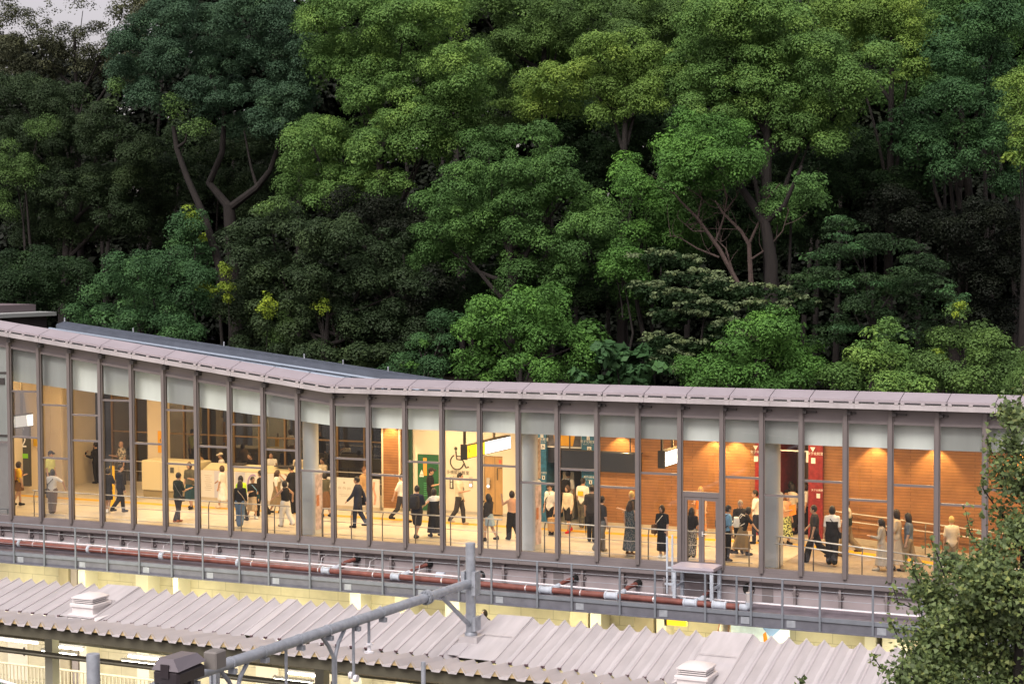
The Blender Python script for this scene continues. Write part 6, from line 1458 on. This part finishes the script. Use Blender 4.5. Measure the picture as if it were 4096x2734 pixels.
tree('olive_green_tree', 'dim olive tree filling the left edge below the airy tree', 'brown', 26,
     [(40, 225, 68, 55), (130, 245, 68, 55), (60, 325, 68, 55), (160, 345, 68, 55), (240, 295, 55, 55), (40, 430, 58, 55), (140, 450, 68, 55), (240, 420, 65, 55), (60, 520, 58, 46), (170, 535, 65, 46), (300, 415, 45, 52), (280, 500, 55, 46), (330, 345, 45, 46), (-50, 300, 60, 120)], r=.3)
tree('olive_green_tree', 'olive tree with a few yellowish tips at the middle of the left edge', 'olive', 23.5,
     [(30, 380, 45, 45, 0, .7), (20, 470, 40, 36, 0, .7), (90, 300, 36, 30, 0, .6), (80, 400, 30, 30, 0, .5)], r=.12)
tree('sapling', 'leafy green sapling at the foot of the forked and leaning trunks', 'teal', 20.5, [(440, 515, 36, 40), (432, 568, 32, 28), (470, 580, 26, 26)], cat='sapling', r=.07, extra=('lime', [(447, 505, 10, 22), (465, 545, 8, 10)]))
tree('shrub', 'dark green shrub at the left edge above the low dark building', 'dark', 17, [(60, 608, 65, 38), (150, 640, 55, 38), (40, 668, 58, 36), (110, 690, 65, 30), (-20, 640, 40, 50)], cat='shrub', r=.1)
tree('shrub', 'rounded grey-green shrub left of the leaning trunk foot', 'teal', 16, [(300, 620, 55, 34), (380, 610, 55, 34), (445, 630, 42, 34), (250, 680, 55, 38), (340, 690, 65, 38), (430, 700, 55, 38), (205, 722, 45, 34), (300, 750, 65, 34), (400, 760, 65, 34), (480, 690, 30, 34)], cat='shrub', r=.12, dens=.9, extra=('lime', [(475, 655, 22, 12), (455, 672, 14, 10)]))
tree('bushy_tree', 'broad dark brownish bush rising behind the roof bend, left of the middle', 'brown', 15.5,
     [(620, 500, 60, 38), (560, 565, 42, 55), (680, 535, 65, 45), (780, 545, 75, 45), (880, 565, 65, 40), (620, 630, 75, 52), (720, 640, 75, 52), (830, 645, 75, 48), (920, 665, 60, 45), (560, 705, 52, 46), (650, 730, 75, 48), (760, 730, 75, 48), (860, 740, 75, 48), (945, 745, 52, 46), (600, 800, 65, 36), (700, 820, 75, 36), (800, 830, 75, 32), (900, 830, 70, 34), (970, 800, 34, 36)], cat='bush', r=.2, leaf=.10, dens=1.1, extra=('olive', [(625, 478, 40, 20), (650, 760, 20, 50)]))
for x, y, w, h, l in ((611, 700, 20, 30, 'yellow-green sprig low in the brownish bush, near its left side'), (737, 702, 18, 16, 'small yellow-green sprig in the middle of the brownish bush'), (520, 640, 12, 55, 'thin yellow-green sapling beside the foot of the leaning trunk')):
    tree('sapling', l, 'lime', 14.6, [(x, y, w, h, 0, .6), (x+8, y+h*.8, w*.7, h*.5, 0, .5)], cat='sapling', r=.03, sub=.25)
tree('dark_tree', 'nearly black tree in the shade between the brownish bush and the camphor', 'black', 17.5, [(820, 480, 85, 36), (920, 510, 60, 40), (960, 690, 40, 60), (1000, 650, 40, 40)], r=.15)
tree('round_bush', 'bright green round bush behind the roof in the middle', 'fresh', 14,
     [(1120, 722, 50, 38), (1200, 702, 50, 34), (1270, 692, 34, 28), (1090, 782, 45, 38), (1170, 780, 65, 44), (1260, 765, 65, 44), (1340, 785, 45, 40), (1110, 850, 55, 28), (1210, 850, 65, 28), (1310, 850, 65, 28), (1060, 842, 26, 30)], cat='bush', r=.15, leaf=.10)
tree('shrub', 'dark teal shrub left of the bright round bush', 'teal', 14.6, [(960, 795, 26, 30), (920, 845, 36, 26), (1020, 760, 32, 36), (1000, 840, 36, 32)], cat='shrub', r=.08, extra=('fresh', [(965, 790, 12, 16), (945, 840, 12, 12)]))
tree('cone_bush', 'bright pyramid-shaped bush behind the roof right of the middle', 'fresh', 13.6,
     [(1790, 732, 34, 26), (1742, 772, 48, 34), (1810, 772, 50, 38), (1690, 822, 52, 38), (1770, 830, 65, 40), (1848, 825, 34, 40), (1620, 860, 55, 30), (1710, 880, 65, 26), (1800, 880, 65, 26), (1560, 850, 34, 34)], cat='bush', r=.15, leaf=.10)
tree('broadleaf_plant', 'large-leaved plant just above the roof between the two bright bushes', 'teal', 13.2, [(1420, 832, 45, 24), (1480, 842, 45, 20), (1440, 872, 55, 18), (1390, 805, 26, 20), (1345, 868, 40, 16)], cat='plant', leaf=.34, sub=.4, dens=1.3, r=.06)
tree('round_bush', 'bright green bush with two humps in the lower right behind the roof', 'bright', 13.4,
     [(2030, 772, 38, 28), (1990, 822, 45, 34), (2060, 832, 45, 34), (1940, 862, 45, 30), (2030, 882, 55, 26), (1900, 882, 36, 22), (2090, 882, 45, 26)], cat='bush', r=.12, leaf=.10)
tree('round_bush', 'yellowish bush with a tall tuft at the lower right beside the ginkgo', 'olive', 13.8,
     [(2200, 725, 26, 34, 0, .7), (2180, 790, 45, 38), (2250, 800, 45, 44), (2312, 830, 40, 46), (2150, 850, 45, 36), (2230, 870, 55, 38), (2320, 900, 36, 36), (2275, 915, 55, 26), (2380, 860, 50, 60)], cat='bush', r=.12, leaf=.085, extra=('lime', [(2200, 715, 12, 22), (2150, 820, 20, 24), (2320, 900, 20, 14)]))
tree('feathery_shrub', 'dark feathery shrub with upright sprays below the black hollow', 'dark', 15.5,
     [(1930, 535, 30, 36), (1900, 580, 55, 30), (1980, 572, 55, 28), (1860, 640, 45, 32), (1950, 640, 65, 32), (2050, 610, 55, 32), (2110, 590, 36, 36), (2130, 640, 55, 42), (2040, 680, 65, 42), (2150, 705, 45, 42), (1960, 720, 65, 36), (2080, 760, 55, 32), (1900, 770, 45, 32)], cat='shrub', flat=.35, r=.12, leaf=.085, extra=('teal', [(1930, 520, 18, 34), (1890, 590, 40, 10), (1980, 570, 40, 8), (1900, 650, 60, 9), (1960, 760, 50, 9), (2030, 650, 40, 8), (2180, 680, 30, 30)]))
tiers = [(1500, 575, 60), (1575, 588, 40), (1590, 620, 70), (1655, 640, 65), (1735, 655, 85), (1560, 665, 70), (1495, 648, 50), (1620, 690, 70), (1742, 690, 60), (1835, 680, 40), (1560, 712, 65), (1680, 733, 60), (1520, 765, 50), (1600, 782, 70), (1545, 806, 50), (1680, 762, 55), (1585, 838, 50)]
tp, td = [], []
for x, y, w in tiers:
    for k in range(int(w/5)):
        q = rng.uniform(-1, 1); tp.append((x+q*w, y+abs(q)**2*14+rng.normal()*3, rng.uniform(7, 13), rng.uniform(2.2, 4), rng.uniform(-1.2, .4), rng.uniform(.5, 1.)))
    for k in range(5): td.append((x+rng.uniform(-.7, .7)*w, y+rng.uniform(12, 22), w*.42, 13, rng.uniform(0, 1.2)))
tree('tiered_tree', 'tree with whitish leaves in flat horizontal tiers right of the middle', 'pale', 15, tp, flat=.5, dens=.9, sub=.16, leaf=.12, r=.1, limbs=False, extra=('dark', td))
# bare tree with reddish branches
o = bpy.data.objects.new('bare_tree', None); COL.objects.link(o); base, _ = px2m(1720, 800, 17.4); base[2] = 0; o.location = base; tag(o, 'leafless tree with pinkish-brown branches in the right half', 'tree'); ORG[o.name] = (0, 0, 0)
b = MB(); b.sm = True
def branch_px(line, r0, r1):
    pts = [px2m(x, y, 17.4+dv)[0]-base for x, y, dv in [(p[0], p[1], p[2] if len(p) > 2 else 0) for p in line]]; b.tube(pts, list(np.linspace(r0, r1, len(pts))), 6); return pts
main = [([(1760, 860), (1722, 640), (1718, 560), (1700, 530), (1660, 490), (1640, 460)], .12, .03), ([(1718, 560), (1745, 500), (1760, 455), (1790, 420)], .06, .015), ([(1720, 700), (1650, 570), (1600, 500), (1560, 460), (1532, 420)], .1, .02), ([(1640, 560), (1660, 500), (1668, 450), (1655, 415)], .05, .012), ([(1620, 530), (1590, 530), (1555, 500)], .04, .01),
        ([(1600, 500), (1610, 455), (1600, 420)], .035, .01), ([(1660, 490), (1690, 450), (1700, 425)], .035, .01), ([(1715, 600), (1760, 570), (1795, 530), (1810, 480)], .045, .012), ([(1650, 590), (1600, 570), (1560, 545), (1530, 540)], .045, .01), ([(1680, 620), (1665, 570), (1640, 545)], .05, .015)]
for ln in main:
    pts = branch_px(*ln)
    for k in range(6):
        i = rng.integers(1, len(pts)); p = pts[i-1]+(pts[i]-pts[i-1])*rng.uniform(0, 1); limb(b, p, p+np.array([rng.normal()*.5, rng.normal()*.3, abs(rng.normal())*.7]), .016, .005, .2, 4)
c = bpy.data.objects.new('branches', b.mesh('branches', BARK2)); COL.objects.link(c); c.parent = o

# foreground ginkgo on the right
def near(x, y, Y=24.):
    w = on_y(x*S4, y*S4, Y); return w, S4*Y/F
def near_tree(lbl, blobs, twigs, base_px, Y=24., r=.12, few=False):
    c0, m_ = near(base_px[0], base_px[1], Y); base = np.array([c0[0], c0[1], -8.]); o = bpy.data.objects.new('ginkgo_tree', None); COL.objects.link(o); o.location = base; ORG[o.name] = (0, 0, 0); tag(o, lbl, 'tree')
    CC, NN, TT = [], [], []; b = MB(); b.sm = True
    top, _ = near(base_px[0]+18, blobs[0][1]+160 if blobs else base_px[1]-10, Y); b.tube([(0, 0, 0), c0-base, top-base], [r*1.2, r*.6, r*.12], 8)
    for bl in blobs:
        x, y, rx, ry = bl[:4]; dn = bl[4] if len(bl) > 4 else 1.
        c, mm = near(x, y, Y+rng.uniform(-.7, .7)); rr = np.array([rx*mm, (rx+ry)*.6*mm, ry*mm])
        nt_ = int(70*dn*max(.4, rr[0]*rr[2]/.09)); ends = c+rng.normal(size=(nt_, 3))*rr*.50
        for e in ends:
            st_ = c+(e-c)*.2; limb(b, st_-base, e-base, .008, .003, .2, 3)
            nl = int(rng.integers(16, 28)); q = e+rng.normal(size=(nl, 3))*np.array([.085, .085, .07]); CC.append(q)
            n__ = rng.normal(size=(nl, 3))*.8+np.array([-.1, -.5, .7]); NN.append(n__/np.linalg.norm(n__, axis=1)[:, None]); TT.append(np.clip(.45+rng.normal()*.15+rng.normal(size=nl)*.22, 0, 1))
    for ln in twigs:
        pts = [near(x, y, Y)[0]-base for x, y in ln]; b.tube(pts, list(np.linspace(.012, .004, len(pts))), 5)
        for i in range(len(pts)-1):
            for t in np.linspace(.5 if few else 0, 1, 2 if few else 5):
                q = pts[i]+(pts[i+1]-pts[i])*t+base+rng.normal(size=(5, 3))*(.028 if few else .045); CC.append(q); n__ = rng.normal(size=(5, 3))+np.array([0, -.5, .5]); NN.append(n__/np.linalg.norm(n__, axis=1)[:, None]); TT.append(np.clip(.5+rng.normal(size=5)*.25, 0, 1))
    C = np.concatenate(CC); N = np.concatenate(NN); T = np.concatenate(TT); L = .056*rng.uniform(.7, 1.3, len(C))
    Vq, Q = leaf_quads(C, N, L, L*1.05, True)
    c = bpy.data.objects.new('crown', np_mesh('crown', Vq-base, Q, [LM['ginkgo']], False, tone=T)); COL.objects.link(c); c.parent = o
    c = bpy.data.objects.new('trunk', b.mesh('trunk', BARK)); COL.objects.link(c); c.parent = o
near_tree('tall leafy ginkgo close by at the right edge, covering the end of the station hall',
          [(2340, 960, 22, 34, .6), (2328, 1030, 26, 50, .6), (2345, 1110, 30, 55, .7), (2300, 1190, 20, 42, .35), (2338, 1220, 34, 55, .7), (2275, 1262, 28, 32, .5), (2310, 950, 18, 20, .4), (2300, 1080, 16, 36, .4), (2190, 1295, 36, 22, .5), (2245, 1330, 55, 45), (2315, 1335, 55, 55), (2165, 1370, 45, 38), (2115, 1345, 26, 26, .5), (2235, 1415, 65, 48), (2320, 1430, 50, 55), (2135, 1440, 46, 40), (2205, 1495, 65, 48), (2295, 1520, 65, 50), (2115, 1510, 40, 34), (2070, 1545, 34, 26, .6), (2150, 1560, 60, 40), (2250, 1590, 80, 40)],
          [[(2320, 960), (2345, 905), (2349, 870)], [(2330, 1020), (2310, 960), (2292, 930)], [(2310, 1080), (2270, 1030), (2262, 1000)], [(2290, 1170), (2255, 1120), (2258, 1085)], [(2250, 1260), (2225, 1220), (2215, 1170)], [(2170, 1330), (2150, 1270), (2135, 1235)], [(2110, 1340), (2095, 1310), (2092, 1285)], [(2110, 1400), (2060, 1380), (2048, 1345)], [(2080, 1500), (2050, 1440), (2040, 1420)], [(2060, 1545), (2020, 1530), (2000, 1500)]], (2335, 1540))
near_tree('small ginkgo sprig poking up at the bottom edge in front of the canopy', [], [[(1838, 1600), (1836, 1568), (1834, 1552)], [(1836, 1566), (1844, 1558)]], (1838, 1600), 24, .02, few=True)
# low dark building at the far left
t = thing('dark_building', 'low dark building with a pale roof edge behind the left end of the hall', 'building', (-24, 12, 0))
b = MB(); b.box(-34, -23.4, 12, 15, 0, 6.35); part('wall', b, mat('dark_building_wall', (.045, .035, .04), .7, noise=.1), t)
b = MB(); b.hexa([(-34.5, 11.5, 6.45), (-23.1, 11.5, 6.30), (-23.1, 15.3, 6.30), (-34.5, 15.3, 6.45), (-34.5, 11.5, 6.62), (-23.1, 11.5, 6.47), (-23.1, 15.3, 6.47), (-34.5, 15.3, 6.62)]); part('roof', b, mat('pale_roof_edge', (.36, .38, .37), .5), t)
b = MB(); b.hexa([(-34.5, 12.6, 6.63), (-24.0, 12.6, 6.49), (-24.0, 15, 6.49), (-34.5, 15, 6.63), (-34.5, 12.6, 7.0), (-24.0, 12.6, 6.8), (-24.0, 15, 6.8), (-34.5, 15, 7.0)]); part('upper_roof', b, mat('dark_mauve_roof', (.15, .12, .13), .6), t)
